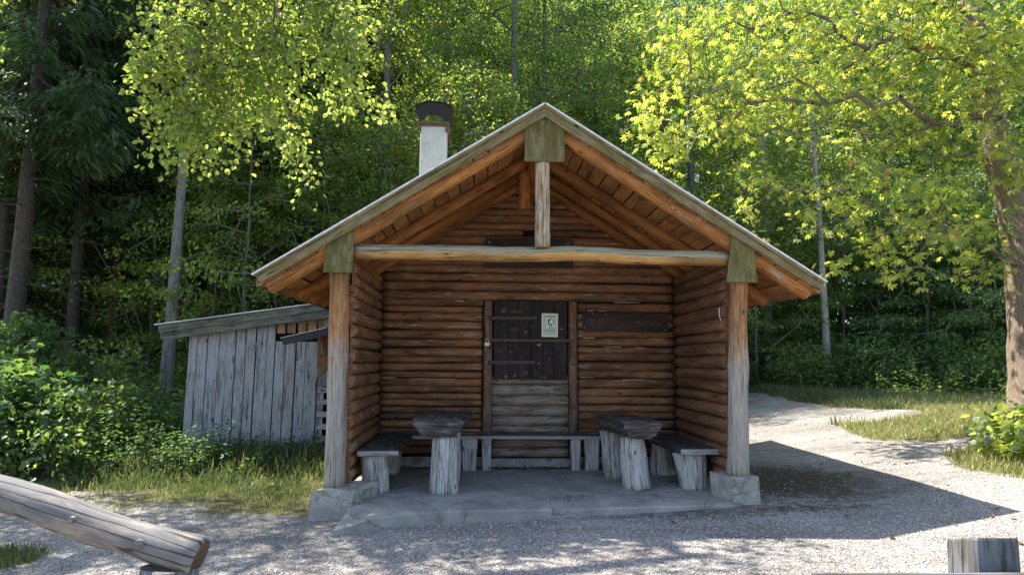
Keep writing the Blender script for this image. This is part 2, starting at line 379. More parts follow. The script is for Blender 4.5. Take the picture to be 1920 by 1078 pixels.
# ---- numpy mesh for foliage
def np_mesh(name, V, loops, starts, totals, mat, tint=None, smooth=False, uv=None):
    me = bpy.data.meshes.new(name)
    me.vertices.add(len(V)); me.vertices.foreach_set('co', np.asarray(V, dtype=np.float32).ravel())
    me.loops.add(len(loops)); me.loops.foreach_set('vertex_index', np.asarray(loops, dtype=np.int32))
    me.polygons.add(len(starts)); me.polygons.foreach_set('loop_start', np.asarray(starts, dtype=np.int32))
    me.polygons.foreach_set('loop_total', np.asarray(totals, dtype=np.int32))
    me.polygons.foreach_set('use_smooth', np.full(len(starts), smooth))
    if uv is not None:
        ul = me.uv_layers.new(name='UVMap'); ul.data.foreach_set('uv', np.asarray(uv, dtype=np.float32).ravel())
    if tint is not None:
        a = me.attributes.new('tint', 'FLOAT', 'FACE'); a.data.foreach_set('value', np.asarray(tint, dtype=np.float32))
    me.materials.append(MATS[mat]); me.update(calc_edges=True)
    return me
LEAF = {  # verts (along, across, normal), faces
 'kite': ([(0, 0, 0), (.42, .34, .05), (1, 0, -.06), (.42, -.34, .05)], [(0, 1, 2, 3)]),
 'round': ([(0, 0, 0), (.12, .34, .03), (.5, .46, .04), (1, 0, -.1), (.5, -.46, .04), (.12, -.34, .03), (.45, 0, -.03)], [(0, 1, 2, 6), (6, 2, 3), (6, 3, 4), (0, 6, 4, 5)]),
 'needle': ([(0, .06, 0), (.6, .11, .02), (1, 0, -.05), (.6, -.11, .02), (0, -.06, 0)], [(0, 1, 2, 3, 4)]),
 'blade': ([(0, .05, 0), (.55, .035, .10), (1, 0, .0), (.55, -.035, .10), (0, -.05, 0)], [(0, 1, 3, 4), (1, 2, 3)]),
}
def palmate(k=6):
    V = []; F = []
    for i in range(k):
        a = math.radians(-100 + 200 * i / (k - 1)); ln = 1.0 - .38 * abs(i - (k - 1) / 2) / ((k - 1) / 2)
        c, s_ = math.cos(a), math.sin(a); b = len(V)
        for u, v_, wz in ((0, 0, 0), (.62, .17, -.02), (1, 0, -.22), (.62, -.17, -.02), (.6, 0, .05)):
            u *= ln; V.append((u * c - v_ * s_ * ln, u * s_ + v_ * c * ln, wz * ln))
        F += [(b, b + 1, b + 2, b + 4), (b, b + 4, b + 2, b + 3)]
    return V, F
LEAF['palm'] = palmate(6)
def maple():
    V = [(0, 0, 0)]; k = 9
    for i in range(k):
        a = math.radians(-120 + 240 * i / (k - 1)); r = (1.0 if i % 2 == 0 else .55) * (1 - .25 * abs(i - 4) / 4)
        V.append((r * math.cos(a) * .62 + .3, r * math.sin(a) * .62, -.1 * r))
    return V, [(0,) + tuple(range(1, k + 1))]
LEAF['maple'] = maple()
def leaves_arrays(C, A, N, size, kind):
    """C centres, A axis dirs, N normals, size -> arrays"""
    tv, tf = LEAF[kind]; tv = np.array(tv)
    A = A / np.linalg.norm(A, axis=1, keepdims=True)
    B = np.cross(N, A); B /= np.linalg.norm(B, axis=1, keepdims=True) + 1e-9
    Nn = np.cross(A, B); k = len(C)
    V = C[:, None, :] + size[:, None, None] * (tv[None, :, 0:1] * A[:, None, :] + tv[None, :, 1:2] * B[:, None, :] + tv[None, :, 2:3] * Nn[:, None, :])
    nv = len(tv); fl = np.concatenate([np.array(f) for f in tf]); tot = np.array([len(f) for f in tf])
    loops = (np.arange(k)[:, None] * nv + fl[None, :]).ravel()
    totals = np.tile(tot, k); starts = np.concatenate([[0], np.cumsum(totals)[:-1]])
    return V.reshape(-1, 3), loops, starts, totals, len(tf)
def leaf_mesh(name, C, A, N, size, kind, mat, tint=None):
    V, lo, st, to, nf = leaves_arrays(C, A, N, size, kind)
    t = NR.random(len(C)) if tint is None else tint
    return np_mesh(name, V, lo, st, to, mat, np.repeat(t, nf))
def frust_mesh(name, P0, P1, R0, R1, mat, n=6):
    P0, P1 = np.asarray(P0, float), np.asarray(P1, float); R0, R1 = np.asarray(R0, float), np.asarray(R1, float)
    D = P1 - P0; L = np.linalg.norm(D, axis=1, keepdims=True) + 1e-9; D = D / L
    ref = np.where(np.abs(D[:, 2:3]) < .95, np.array([[0, 0, 1.]]), np.array([[1., 0, 0]]))
    X = np.cross(ref, D); X /= np.linalg.norm(X, axis=1, keepdims=True); Y = np.cross(D, X)
    an = np.arange(n) * 2 * np.pi / n; ca, sa = np.cos(an), np.sin(an)
    ring = ca[None, :, None] * X[:, None] + sa[None, :, None] * Y[:, None]
    V = np.concatenate([P0[:, None] + R0[:, None, None] * ring, (P1 + D * R1[:, None] * .3)[:, None] + R1[:, None, None] * ring], 1)
    k = len(P0); j = np.arange(n); j2 = (j + 1) % n
    q = np.stack([j, j2, j2 + n, j + n], 1).ravel()
    loops = (np.arange(k)[:, None] * 2 * n + q[None]).ravel(); totals = np.full(k * n, 4); starts = np.arange(k * n) * 4
    ou = NR.random(k) * 0
    uz = np.cumsum(np.concatenate([[0], L[:-1, 0]])) * 1.0
    uu_ = np.zeros((k, n, 4, 2)); circ = 2 * np.pi * np.maximum(R0, .01)
    uu_[:, :, 0, 0] = uz[:, None]; uu_[:, :, 1, 0] = uz[:, None]; uu_[:, :, 2, 0] = uz[:, None] + L; uu_[:, :, 3, 0] = uz[:, None] + L
    vj = j / n; vj2 = (j + 1) / n
    uu_[:, :, 0, 1] = vj * circ[:, None]; uu_[:, :, 3, 1] = vj * circ[:, None]; uu_[:, :, 1, 1] = vj2 * circ[:, None]; uu_[:, :, 2, 1] = vj2 * circ[:, None]
    return np_mesh(name, V.reshape(-1, 3), loops, starts, totals, mat, smooth=True, uv=uu_.reshape(-1, 2))
def tube_path(pts, rad, n=16, jit=.05, flare=0):
    """smooth trunk: resampled polyline, returns MB"""
    mb = MB(); P = [Vector(p) for p in pts]; Q = []; Rr = []
    for i in range(len(P) - 1):
        a = P[max(i - 1, 0)]; b = P[i]; c = P[i + 1]; d = P[min(i + 2, len(P) - 1)]
        for k in range(6):
            t = k / 6; t2 = t * t; t3 = t2 * t
            Q.append(.5 * ((2 * b) + (c - a) * t + (2 * a - 5 * b + 4 * c - d) * t2 + (3 * b - a - 3 * c + d) * t3)); Rr.append(rad[i] + (rad[i + 1] - rad[i]) * t)
    Q.append(P[-1]); Rr.append(rad[-1])
    if flare:
        for i in range(min(5, len(Rr))): Rr[i] *= 1 + flare * (1 - i / 5) ** 2
    sec = [(math.cos(2 * math.pi * j / n), math.sin(2 * math.pi * j / n)) for j in range(n)]
    mb.sweep(sec, Q, up=(0, 1, 0), jit=jit, smooth=True, scales=Rr)
    return mb

def grow(trunk, targets, rtip=.006, step=.45, up=.12, exp=.45, rmax=.2, wander=.08):
    """connect targets to the trunk by a branching skeleton; returns edges with radii"""
    P = [np.array(p, float) for p in trunk]; par = [-1] * len(P); depth = [0.] * len(P)
    T = np.array(targets, float); tr = np.array(trunk, float)
    d0 = np.min(np.linalg.norm(T[:, None] - tr[None], axis=2), axis=1)
    order = np.argsort(d0); tips = []
    arr = np.zeros((len(P) + len(T) * 12, 3)); arr[:len(P)] = P; dep = np.zeros(len(arr)); cnt = len(P)
    par = np.full(len(arr), -1); nt_ = len(P)
    for ti in order:
        t = T[ti]; dd = np.linalg.norm(arr[:cnt] - t, axis=1)
        below = np.maximum(0, arr[:cnt, 2] - t[2])
        cost = dd + .28 * dep[:cnt] + .5 * below
        j = int(np.argmin(cost)); a = arr[j].copy(); k = max(1, int(dd[j] / step)); k = min(k, 11)
        prev = j; L = dd[j] / k
        for s_ in range(1, k + 1):
            f = s_ / k; p = a + (t - a) * f + np.array([0, 0, up * dd[j] * math.sin(math.pi * f)])
            if s_ < k: p = p + NR.normal(0, wander, 3) * L
            arr[cnt] = p; par[cnt] = prev; dep[cnt] = dep[prev] + L; prev = cnt; cnt += 1
        tips.append(prev)
    count = np.zeros(cnt)
    for t in tips: count[t] += 1
    for i in range(cnt - 1, nt_ - 1, -1): count[par[i]] += count[i]
    rad = np.minimum(rtip * np.maximum(count, 1) ** exp * 1.0, rmax)
    idx = np.arange(nt_, cnt)
    rp = np.where(par[idx] < nt_, rad[idx] * 1.15, rad[par[idx]])
    return arr[par[idx]], arr[idx], np.minimum(rp, rad[idx] * 1.6), rad[idx], arr[np.array(tips)], arr[par[np.array(tips)]]

def unit(n_):
    v = NR.normal(0, 1, (n_, 3)); return v / np.linalg.norm(v, axis=1, keepdims=True)
def spray(tips, parents, per, rad, flat=.25, droop=.3, size=(.08, .12), ndown=.45, out=.5, hang=(1, 1, 1)):
    """leaf sprays round each tip -> C,A,N,size"""
    k = len(tips); C = np.repeat(tips, per, 0); D = np.repeat(tips - parents, per, 0)
    D = D / (np.linalg.norm(D, axis=1, keepdims=True) + 1e-6)
    rd = np.repeat(rad * NR.uniform(.6, 1.3, k), per)
    a = NR.uniform(0, 2 * np.pi, k * per); r = np.sqrt(NR.random(k * per)) * rd
    O = np.stack([np.cos(a) * r, np.sin(a) * r, NR.normal(0, flat, k * per) * rd - droop * r * r / np.maximum(rd, .01)], 1)
    C = C + O * np.array(hang) + D * (rd * .3)[:, None]
    if hang[2] > 1: C[:, 2] -= NR.random(k * per) ** 2 * .22
    A = O * np.array([1, 1, .3]) * out + D * .2 * rd[:, None] + NR.normal(0, .3, (k * per, 3)) * rd[:, None]; A[:, 2] -= .35 * rd
    N = np.array([[0, 0, 1.]]) + NR.normal(0, ndown, (k * per, 3))
    return C, A, N, NR.uniform(size[0], size[1], k * per)
def ellips(c, r, n_, shell=.0):
    u = unit(n_); q = (shell + (1 - shell) * NR.random(n_)) ** (1 / 3) if shell == 0 else NR.uniform(shell, 1, n_) ** .6
    return np.array(c) + u * q[:, None] * np.array(r)

# ------------------------------------------------------------ terrain
def sst(a, b, x): t = np.clip((x - a) / (b - a), 0, 1); return t * t * (3 - 2 * t)
def gz(x, y):
    x = np.asarray(x, float); y = np.asarray(y, float)
    z = -.08 + .03 * np.clip(x, -6, 6) + .027 * np.clip(x - 3.5, 0, 4.1) ** 2
    z = z + .02 * np.clip(y - 3, 0, 12) + .10 * np.clip(y - 15, 0, 60) - .02 * np.clip(-y - 1, 0, 6) * 0
    z = z + .10 * np.clip(-6 - x, 0, 6) * sst(0, 4, y) * .5
    z = z + .012 * np.sin(x * 2.3 + y) * np.sin(y * 1.9 - x * .7) * sst(2.6, 4.5, np.hypot(x, y - 1))
    return z
def gzf(x, y): return float(gz(x, y))
def wob(x, y): return .25 * np.sin(2.1 * x + 1.3 * y) + .18 * np.sin(4.3 * y - 1.7 * x + 1) + .1 * np.sin(7 * x + 5 * y)
def sdist(x, y, poly):
    """signed distance to a polygon, positive inside"""
    P = np.array(poly, float); d = np.full(x.shape, 1e9); ins = np.zeros(x.shape, bool)
    for i in range(len(P)):
        a, b = P[i], P[(i + 1) % len(P)]; e = b - a
        t = np.clip(((x - a[0]) * e[0] + (y - a[1]) * e[1]) / (e @ e), 0, 1)
        d = np.minimum(d, np.hypot(x - a[0] - t * e[0], y - a[1] - t * e[1]))
        if a[1] != b[1]:
            c = ((a[1] > y) != (b[1] > y)) & (x < (b[0] - a[0]) * (y - a[1]) / (b[1] - a[1]) + a[0]); ins ^= c
    return np.where(ins, d, -d)
P_FAR = [(2.5, 13.2), (5.5, 12.7), (7.2, 11.6), (7.15, 9), (7.1, 7.1), (7.5, 5.6), (7.9, 4.75), (7.3, 4.75), (6.7, 5.1), (6.2, 5.3), (5.85, 4.4), (5.8, 3.5), (6.3, 2.85), (6.9, 2.6), (8.5, 3.1), (12, 3.5), (30, 4), (90, 60), (90, 150), (-90, 150), (-90, 16), (2.2, 16)]
P_TREE = [(5.85, 1.9), (5.5, 1.0), (5.5, .2), (6.5, -.9), (12, -1.5), (14, 3.6), (8.5, 3.2), (7.4, 2.5), (6.9, 2.05)]
P_LEFT = [(-2.3, .0), (-2.6, .2), (-3.7, .35), (-4.9, 1.1), (-5.8, 1.9), (-6.5, 2.9), (-7.3, 2.6), (-8.4, 1.8), (-14, 1.5), (-90, 2), (-90, 30), (2.3, 30), (2.3, 6), (-2.3, 5.5)]
def veg(x, y):
    x = np.asarray(x, float); y = np.asarray(y, float); w_ = wob(x, y)
    far = sst(-.28, .3, sdist(x, y, P_FAR) + w_ * .25); tree = sst(-.25, .3, sdist(x, y, P_TREE) + w_ * .25)
    left = sst(-.9, .9, sdist(x, y, P_LEFT) + w_ * .7) * (sst(-2.25, -2.5, x) + (y > 5))
    corner = sst(.25, -.35, np.hypot((x + 5.0) / .8, (y + 1.3) / .5) - .8 + w_ * .3)
    return np.clip(np.maximum.reduce([left, corner, far, tree]), 0, 1)
def axis_pts(lo, hi, a, b, fine, coarse):
    xs = [a]
    while xs[-1] < b: xs.append(xs[-1] + fine)
    s = fine; q = [a]
    while q[-1] > lo: s = min(coarse, s * 1.18); q.append(q[-1] - s)
    s = fine; t = [xs[-1]]
    while t[-1] < hi: s = min(coarse, s * 1.18); t.append(t[-1] + s)
    return np.array(sorted(set(q[1:] + xs + t[1:])))
gx = axis_pts(-110, 110, -7, 11, .14, 5); gy = axis_pts(-40, 160, -4, 11, .14, 5)
XX, YY = np.meshgrid(gx, gy); V = np.stack([XX, YY, gz(XX, YY)], 2).reshape(-1, 3)
nx, ny = len(gx), len(gy); I = (np.arange(ny - 1)[:, None] * nx + np.arange(nx - 1)[None]).ravel()
loops = np.stack([I, I + 1, I + nx + 1, I + nx], 1).ravel()
gm = np_mesh('ground', V, loops, np.arange(len(I)) * 4, np.full(len(I), 4), 'ground', smooth=True)
a_ = gm.attributes.new('veg', 'FLOAT', 'POINT'); a_.data.foreach_set('value', veg(V[:, 0], V[:, 1]).astype(np.float32))
lit = sst(1.6, .2, np.hypot((V[:, 0] - 3.2) / 1.3, (V[:, 1] - 1.2) / 1.6)) * .8 + .5 * sst(.8, .2, np.abs(V[:, 0] - 1.5) / 4 + np.abs(V[:, 1] + .4) * 1.2)
lit = np.maximum(lit, sst(13, 18, V[:, 1]))
a_ = gm.attributes.new('litter', 'FLOAT', 'POINT'); a_.data.foreach_set('value', lit.astype(np.float32))
tag(link(bpy.data.objects.new('ground', gm)), 'pale gravel yard with grassy verges round the log shelter', 'ground', kind='structure')

# slab in front of and under the shelter
out = [(-2.05, -.86), (-1.75, -.70), (-1.4, -.57), (-.9, -.50), (-.35, -.47), (.4, -.41), (1.1, -.34), (1.6, -.28), (2.12, -.20), (2.12, 2.15), (-2.12, 2.15), (-2.12, .3), (-2.02, -.2)]
mb = MB(); nO = len(out)
def slabz(x, y): return 0.0 - .09 * max(0, min(1, (-y - .45) / .4)) * max(0, min(1, (-1.2 - x) / .8))
b0 = len(mb.v)
mb.v += [Vector((x, y, slabz(x, y))) for x, y in out] + [Vector((x, y, -.25)) for x, y in out] + [Vector((x + .02 * (0 if y > 1 else 1), y + (.05 if y < 0 else 0), slabz(x, y) + .012)) for x, y in out]
ins = [(x * .97, y * .985 + .03, .014 + slabz(x, y)) for x, y in out]
for i in range(nO):
    j = (i + 1) % nO; mb.f.append((j, i, i + nO, j + nO)); mb.uv += [(0, 0)] * 4; mb.sm.append(False); mb.mi.append(0)
    mb.f.append((i, j, j + 2 * nO, i + 2 * nO)); mb.uv += [(0, 0)] * 4; mb.sm.append(True); mb.mi.append(0)
mb.f.append(tuple(range(2 * nO, 3 * nO))); mb.uv += [(0, 0)] * nO; mb.sm.append(False); mb.mi.append(0)
tag(mb.build('concrete_floor', 'slab_concrete'), 'worn grey concrete floor slab under the log shelter', 'floor', kind='structure')

# ============================================================ LOG SHELTER
SH = empty('log_shelter', (0, 1.1, 0), 'open-fronted brown log shelter with steep gable roof, tie beam and grey chimney', 'shelter')
RS = .6306            # roof slope
def rz(x): return 4.40 - RS * abs(x)
# footings
mb = MB(); mb.plate([(-2.48, -.30), (-2.44, .13), (-2.40, .165), (-2.02, .165), (-1.99, .13), (-2.03, -.12), (-2.10, -.30)], -.20, .24)
mb.v = [v + Vector((.035 * noise.noise(v * 4 + Vector((3, 1, 2))), .035 * noise.noise(v * 4), .02 * noise.noise(v * 3))) for v in mb.v]
mb.v[3].z += .0
for i_ in range(len(mb.v)):
    if mb.v[i_].y > .1: mb.v[i_].x += .18; mb.v[i_].z += .01
tag(mb.build('footing', 'footing_concrete', SH), 'cracked leaning concrete footing under the left post')
mb = MB(); mb.sweep(rect(.30, .34, .012), [(2.22, .04, -.25), (2.20, .05, .275)], (0, 1, 0), seg=4, jit=.03)
mb.v = [v + Vector((-.10 * (v.y > .12), .1 * (v.y > .12), 0)) for v in mb.v]
mb.build('footing', 'footing_concrete', SH)
# posts
mb = MB(); mb.log((-2.235, 0, .15), (-2.262, 0, 2.62), .112, .108, n=18, seg=26, jit=.13)
tag(mb.build('post', 'post', SH), 'left front post, bark peeling to grey wood')
mb = MB(); mb.log((2.178, .03, .26), (2.235, .0, 2.62), .122, .098, n=18, seg=26, jit=.14)
mb.build('post', 'post', SH)
# tie beam
mb = MB(); mb.log((-2.13, -.05, 2.715), (2.13, -.05, 2.672), .084, .084, n=18, seg=34, jit=.16, bend=.0)
for i_, v in enumerate(mb.v): v.z += .012 * math.sin(v.x * 1.4 + .6) + .008 * math.sin(v.x * 4.1)
mb.build('tie_beam', 'beam', SH)
mb = MB(); mb.log((-.016, -.10, 2.762), (-.018, -.10, 4.0), .084, .080, n=16, seg=16, jit=.12)
mb.build('king_post', 'king', SH)
mb = MB(); mb.log((-.15, 1.1, 3.47), (-.15, 1.1, 4.05), .08, .08, n=12, seg=5, jit=.1)
mb.build('hanging_post', 'rafter_in', SH)
# purlins
mb = MB(); mb.log((0, -.13, 3.98), (0, 5.0, 3.98), .12, seg=10); mb.build('ridge_beam', 'rafter_in', SH)
for s in (-1, 1):
    mb = MB(); mb.log((s * 2.235, -.13, 2.66), (s * 2.235, 5.0, 2.66), .10, seg=10); mb.build('eave_beam', 'rafter_in', SH)
# rafters
for k, y in enumerate((-.055, .95, 1.58, 2.12, 2.9, 3.7, 4.6)):
    for s in (-1, 1):
        mb = MB(); off = (.205, .232, .228)[min(k, 2)]; r_ = (.086, .078, .070)[min(k, 2)]
        xe = 2.97 if k else 3.02
        sec = r_ * 1.0
        mb.log((s * .05, y, rz(.05) - off), (s * xe, y + R.uniform(-.02, .02), rz(xe) - off), r_ * .95, r_ * 1.08, n=12, seg=14, jit=.10, bend=.006, round_end=1)
        mb.build('rafter', 'rafter' if k == 0 else 'rafter_in', SH)
# boarding under the roof sheet, one mesh per slope
for s in (-1, 1):
    mb = MB(); x = 0.03
    while x < 3.05:
        wd = R.uniform(.11, .19); x2 = min(3.10, x + wd)
        a, b = x + .003, x2 - .003; zc = -.150 + R.uniform(-.006, .006)
        p = Vector((s * (a + b) / 2, 0, rz((a + b) / 2) + zc)); d = Vector((s, 0, -RS)).normalized(); ln = (b - a) * math.sqrt(1 + RS * RS)
        nrm = Vector((s * RS, 0, 1)).normalized()
        # boards butt at random joints so the seams stagger between rafters
        ys = [-.17, R.choice([.6, 1.2]), R.choice([1.78, 2.9]), 5.2]
        for y0, y1 in zip(ys, ys[1:]):
            q = nrm * R.uniform(-.007, .007)
            mb.sweep(rect(ln - R.choice([.003, .007, .012]), .022, .002), [p + q + Vector((0, y0 + .002, 0)), p + q + Vector((0, y1 - .002, 0))], up=nrm)
        x = x2
    mb.build('roof_boarding', 'boarding', SH)
    mb = MB(); mb.box((s * 3.10 - .012, -.17, rz(3.10) - .16), (s * 3.10 + .012, 5.25, rz(3.10) - .03), .003); mb.build('eave_board', 'fascia', SH)
# roof sheet
for s in (-1, 1):
    mb = MB(); c = 1.57; nrm = Vector((s * RS, 0, 1)).normalized()
    L = 3.15 * math.sqrt(1 + RS * RS)
    p = Vector((s * 1.575, 0, rz(1.575))) + nrm * -.012
    mb.sweep(rect(L, .020, .002), [p + Vector((0, -.245, 0)), p + Vector((0, 5.3, 0))], up=nrm)
    mb.build('roof_sheet', 'roof_metal', SH)
# fascia (barge) boards, mitred at the ridge
for s in (-1, 1):
    mb = MB(); t = .026
    X = [0] + [.35 * i for i in range(1, 9)] + [3.07]
    top = [(x, rz(x) - t) for x in X]; bot = [(x, rz(x) - .165 - .012 * noise.noise(Vector((x * 2, s, 0)))) for x in X]
    poly = top + [(3.11, rz(3.07) - .07), (3.05, rz(3.05) - .155)] + bot[::-1][1:]
    poly = [(s * x, z) for x, z in poly]
    if s > 0: poly = poly[::-1]
    mb.plate(poly, -.222, -.190)
    # grain along the board
    ou = R.uniform(0, 50); k = 0
    for f in mb.f:
        for vi in f:
            v = mb.v[vi]; mb.uv[k] = (abs(v.x) * 1.18 + ou, (v.z - rz(v.x)) + ou + v.y); k += 1
    mb.build('fascia_board', 'fascia', SH)
# thin second strip of the fascia at the top edge
for s in (-1, 1):
    mb = MB(); nrm = Vector((s * RS, 0, 1)).normalized(); d = Vector((s, 0, -RS)).normalized()
    a = Vector((0, -.232, rz(0) - .044)); b = a + d * 3.66
    mb.sweep(rect(.018, .034, .003), [a, b], up=nrm, seg=8, jit=.05); mb.build('drip_strip', 'fascia', SH)
# end boards
def teeth(x0, x1, z, k):
    o = []
    for i in range(k):
        a = x0 + (x1 - x0) * i / k; b = x0 + (x1 - x0) * (i + .5) / k
        o += [(a, z), (b, z - .012)]
    return o + [(x1, z)]
mb = MB(); mb.plate([(-.222, 4.11), (-.224, 3.80), (-.235, 3.735)] + teeth(-.225, .222, 3.732, 22) + [(.226, 3.8), (.224, 4.11), (0, 4.245)], -.186, -.158)
o = mb.build('end_board', 'mossy_board', SH); o['label'] = 'mossy notched board covering the ridge beam end'
mb = MB(); mb.plate([(-2.375, 2.76)] + teeth(-2.400, -2.094, 2.452, 12) + [(-2.085, 2.70), (-2.105, 2.93)], -.186, -.155); mb.build('end_board', 'mossy_board', SH)
mb = MB(); mb.plate([(2.10, 2.93), (2.075, 2.70)] + teeth(2.027, 2.378, 2.402, 13) + [(2.362, 2.60), (2.350, 2.77)], -.186, -.155); mb.build('end_board', 'mossy_board', SH)
# walls -------------------------------------------------------
mb = MB(); MBlow = MB(); daylight_slit = MB()
def wlog(m_, x0, x1, z, r_, y=2.262):
    m_.log((x0, y + R.uniform(-.008, .008), z + R.uniform(-.008, .008)), (x1, y + R.uniform(-.008, .008), z + R.uniform(-.008, .008)), r_ * R.uniform(.90, 1.05), r_ * R.uniform(.90, 1.05), n=14, seg=max(3, int((x1 - x0) * 7)), jit=.16)
z = .20
while z < 2.33:
    sp = R.uniform(.090, .138)
    wlog(mb, -2.14 - R.uniform(-.02, .01), -.672 - R.uniform(0, .012), z + sp / 2, sp * .495); z += sp
z = .20
while z < 2.33:
    sp = R.uniform(.090, .138)
    wlog(mb, .705 + R.uniform(0, .012), 2.14 + R.uniform(-.03, .01), z + sp / 2, sp * .495); z += sp
z = .15
while z < 1.19:
    sp = R.uniform(.125, .16); wlog(MBlow, -.525, .565, z + sp / 2, sp * .53); z += sp
rows = [(2.445, .075), (2.585, .068), (2.715, .064), (2.840, .066)]
for z, r_ in rows: wlog(mb, -2.13 - R.uniform(0, .02), 2.13 + R.uniform(0, .02), z, r_ * .97)
z = 2.90
while z < 4.15:
    sp = R.uniform(.098, .118); hw = (4.26 - (z + sp * .5)) / RS
    hw = min(hw, 2.15)
    if hw > .12:
        if z < 3.43 < z + sp:
            wlog(mb, -hw, -.096, z + sp / 2, sp * .54); wlog(mb, .08, hw, z + sp / 2, sp * .54)
        else: wlog(mb, -hw, hw, z + sp / 2, sp * .54)
    z += sp
bk = [(-2.18, 0), (2.18, 0), (2.18, 2.75), (0, 4.12), (-2.18, 2.75)]
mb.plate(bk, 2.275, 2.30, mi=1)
for (x0, x1, zz) in ((-1.75, -1.35, 2.335), (-1.3, -.95, 2.33), (-1.7, -1.32, 2.03), (-1.15, -.72, 1.985), (-.95, -.82, 1.87), (-2.09, -1.93, 1.27), (-1.65, -1.05, 1.255), (-1.3, -1.0, 1.61), (1.25, 1.62, 2.335), (.86, .95, 2.245), (1.0, 1.13, 2.245), (2.0, 2.09, 2.06), (1.1, 1.35, 1.72), (1.6, 1.68, 1.70), (.85, .95, 1.85), (1.75, 1.95, 1.84), (.74, .95, 1.27), (1.35, 1.65, 1.255), (1.45, 1.58, 1.54)):
    pass
MBlow.build('door_sill_logs', 'low_log', SH)
# pale strips painted as daylight coming through gaps between some logs
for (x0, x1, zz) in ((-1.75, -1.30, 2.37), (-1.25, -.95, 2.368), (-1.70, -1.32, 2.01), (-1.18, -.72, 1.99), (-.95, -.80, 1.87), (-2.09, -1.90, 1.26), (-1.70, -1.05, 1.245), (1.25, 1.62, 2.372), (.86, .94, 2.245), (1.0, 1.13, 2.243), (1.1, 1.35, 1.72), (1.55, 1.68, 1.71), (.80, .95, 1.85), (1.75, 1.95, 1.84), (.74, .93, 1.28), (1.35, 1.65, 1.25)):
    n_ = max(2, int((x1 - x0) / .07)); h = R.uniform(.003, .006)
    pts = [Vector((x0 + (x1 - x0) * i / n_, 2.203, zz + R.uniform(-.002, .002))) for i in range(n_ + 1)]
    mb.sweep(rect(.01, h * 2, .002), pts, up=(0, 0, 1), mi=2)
mb.build('back_wall', ['wall_log', 'black_gap', 'daylight_slit'], SH)
for s in (-1, 1):
    mb = MB(); z = .16
    while z < 2.62:
        sp = R.uniform(.125, .165); r_ = sp * .53
        mb.log((s * 2.172 + R.uniform(-.008, .008), .10 + R.uniform(0, .03), z + sp / 2), (s * 2.172, 2.22, z + sp / 2 + R.uniform(-.01, .01)), r_, r_ * R.uniform(.9, 1.05), n=12, seg=8, jit=.12)
        z += sp
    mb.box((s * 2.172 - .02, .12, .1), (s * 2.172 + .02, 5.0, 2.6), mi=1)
    # hut part behind
    z = .1
    while z < 2.6:
        mb.log((s * 2.19, 2.3, z + .075), (s * 2.19, 5.0, z + .075), .08, n=10, seg=4, jit=.08); z += .15
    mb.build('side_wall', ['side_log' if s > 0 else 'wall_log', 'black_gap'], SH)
mb = MB(); z = .1
while z < 4.15:
    hw = min(2.2, (4.24 - z - .1) / RS)
    if hw > .1: mb.log((-hw, 5.02, z + .07), (hw, 5.02, z + .07), .075, n=8, seg=4, jit=.06)
    z += .14
mb.build('rear_wall', 'side_log', SH)
mb = MB(); mb.box((-2.12, 2.175, -.05), (-.55, 2.235, .16)); mb.box((-.545, 2.145, -.05), (.585, 2.235, .14)); mb.box((.59, 2.175, -.05), (2.12, 2.235, .16))
mb.build('plinth', 'plinth', SH)
# door frame and door
for x in (-.595, .637):
    mb = MB(); mb.log((x, 2.205, .12), (x, 2.205, 2.372), .066, .064, n=14, seg=16, jit=.10); mb.build('door_post', 'frame_post', SH)
DR = MB(); xs = [-.512, -.31, -.155, .02, .20, .36, .552]
for a, b in zip(xs, xs[1:]):
    DR.box((a + .002, 2.165 + R.uniform(0, .004), 1.245), (b - .002, 2.195, 2.372 + R.uniform(-.004, .0)), .004, axis=2)
DOORPARTS = []
def strap(x0, x1, z0, z1, mat='iron'):
    q = MB(); q.sweep(rect(.008, .048, .002), [(x0, 2.156, z0), (x1, 2.156, z1)], up=(0, 0, 1), seg=6, jit=.03)
    q.log((x0 + .01, 2.135, z0 - .035), (x0 + .01, 2.135, z0 + .035), .016, n=8, seg=2, jit=0)
    for i in range(3): q.log((x0 + .1 + i * (x1 - x0 - .16) / 2, 2.154, z0), (x0 + .1 + i * (x1 - x0 - .16) / 2, 2.144, z0), .008, n=8, seg=1, jit=0)
    DOORPARTS.append((q, 'strap_hinge', mat))
strap(-.575, .105, 2.12, 2.128); strap(-.585, .08, 1.485, 1.492)
q = MB(); q.sweep(rect(.010, .044, .002), [(-.60, 2.136, 1.803), (.66, 2.136, 1.803)], up=(0, 0, 1), seg=8, jit=.03)
q.log((.62, 2.13, 1.80), (.62, 2.11, 1.80), .02, n=8, seg=1, jit=0)
DOORPARTS.append((q, 'lock_bar', 'rust_metal'))
q = MB(); q.log((.63, 2.15, 1.47), (.63, 2.128, 1.47), .022, n=8, seg=1, jit=0); DOORPARTS.append((q, 'bolt', 'iron'))
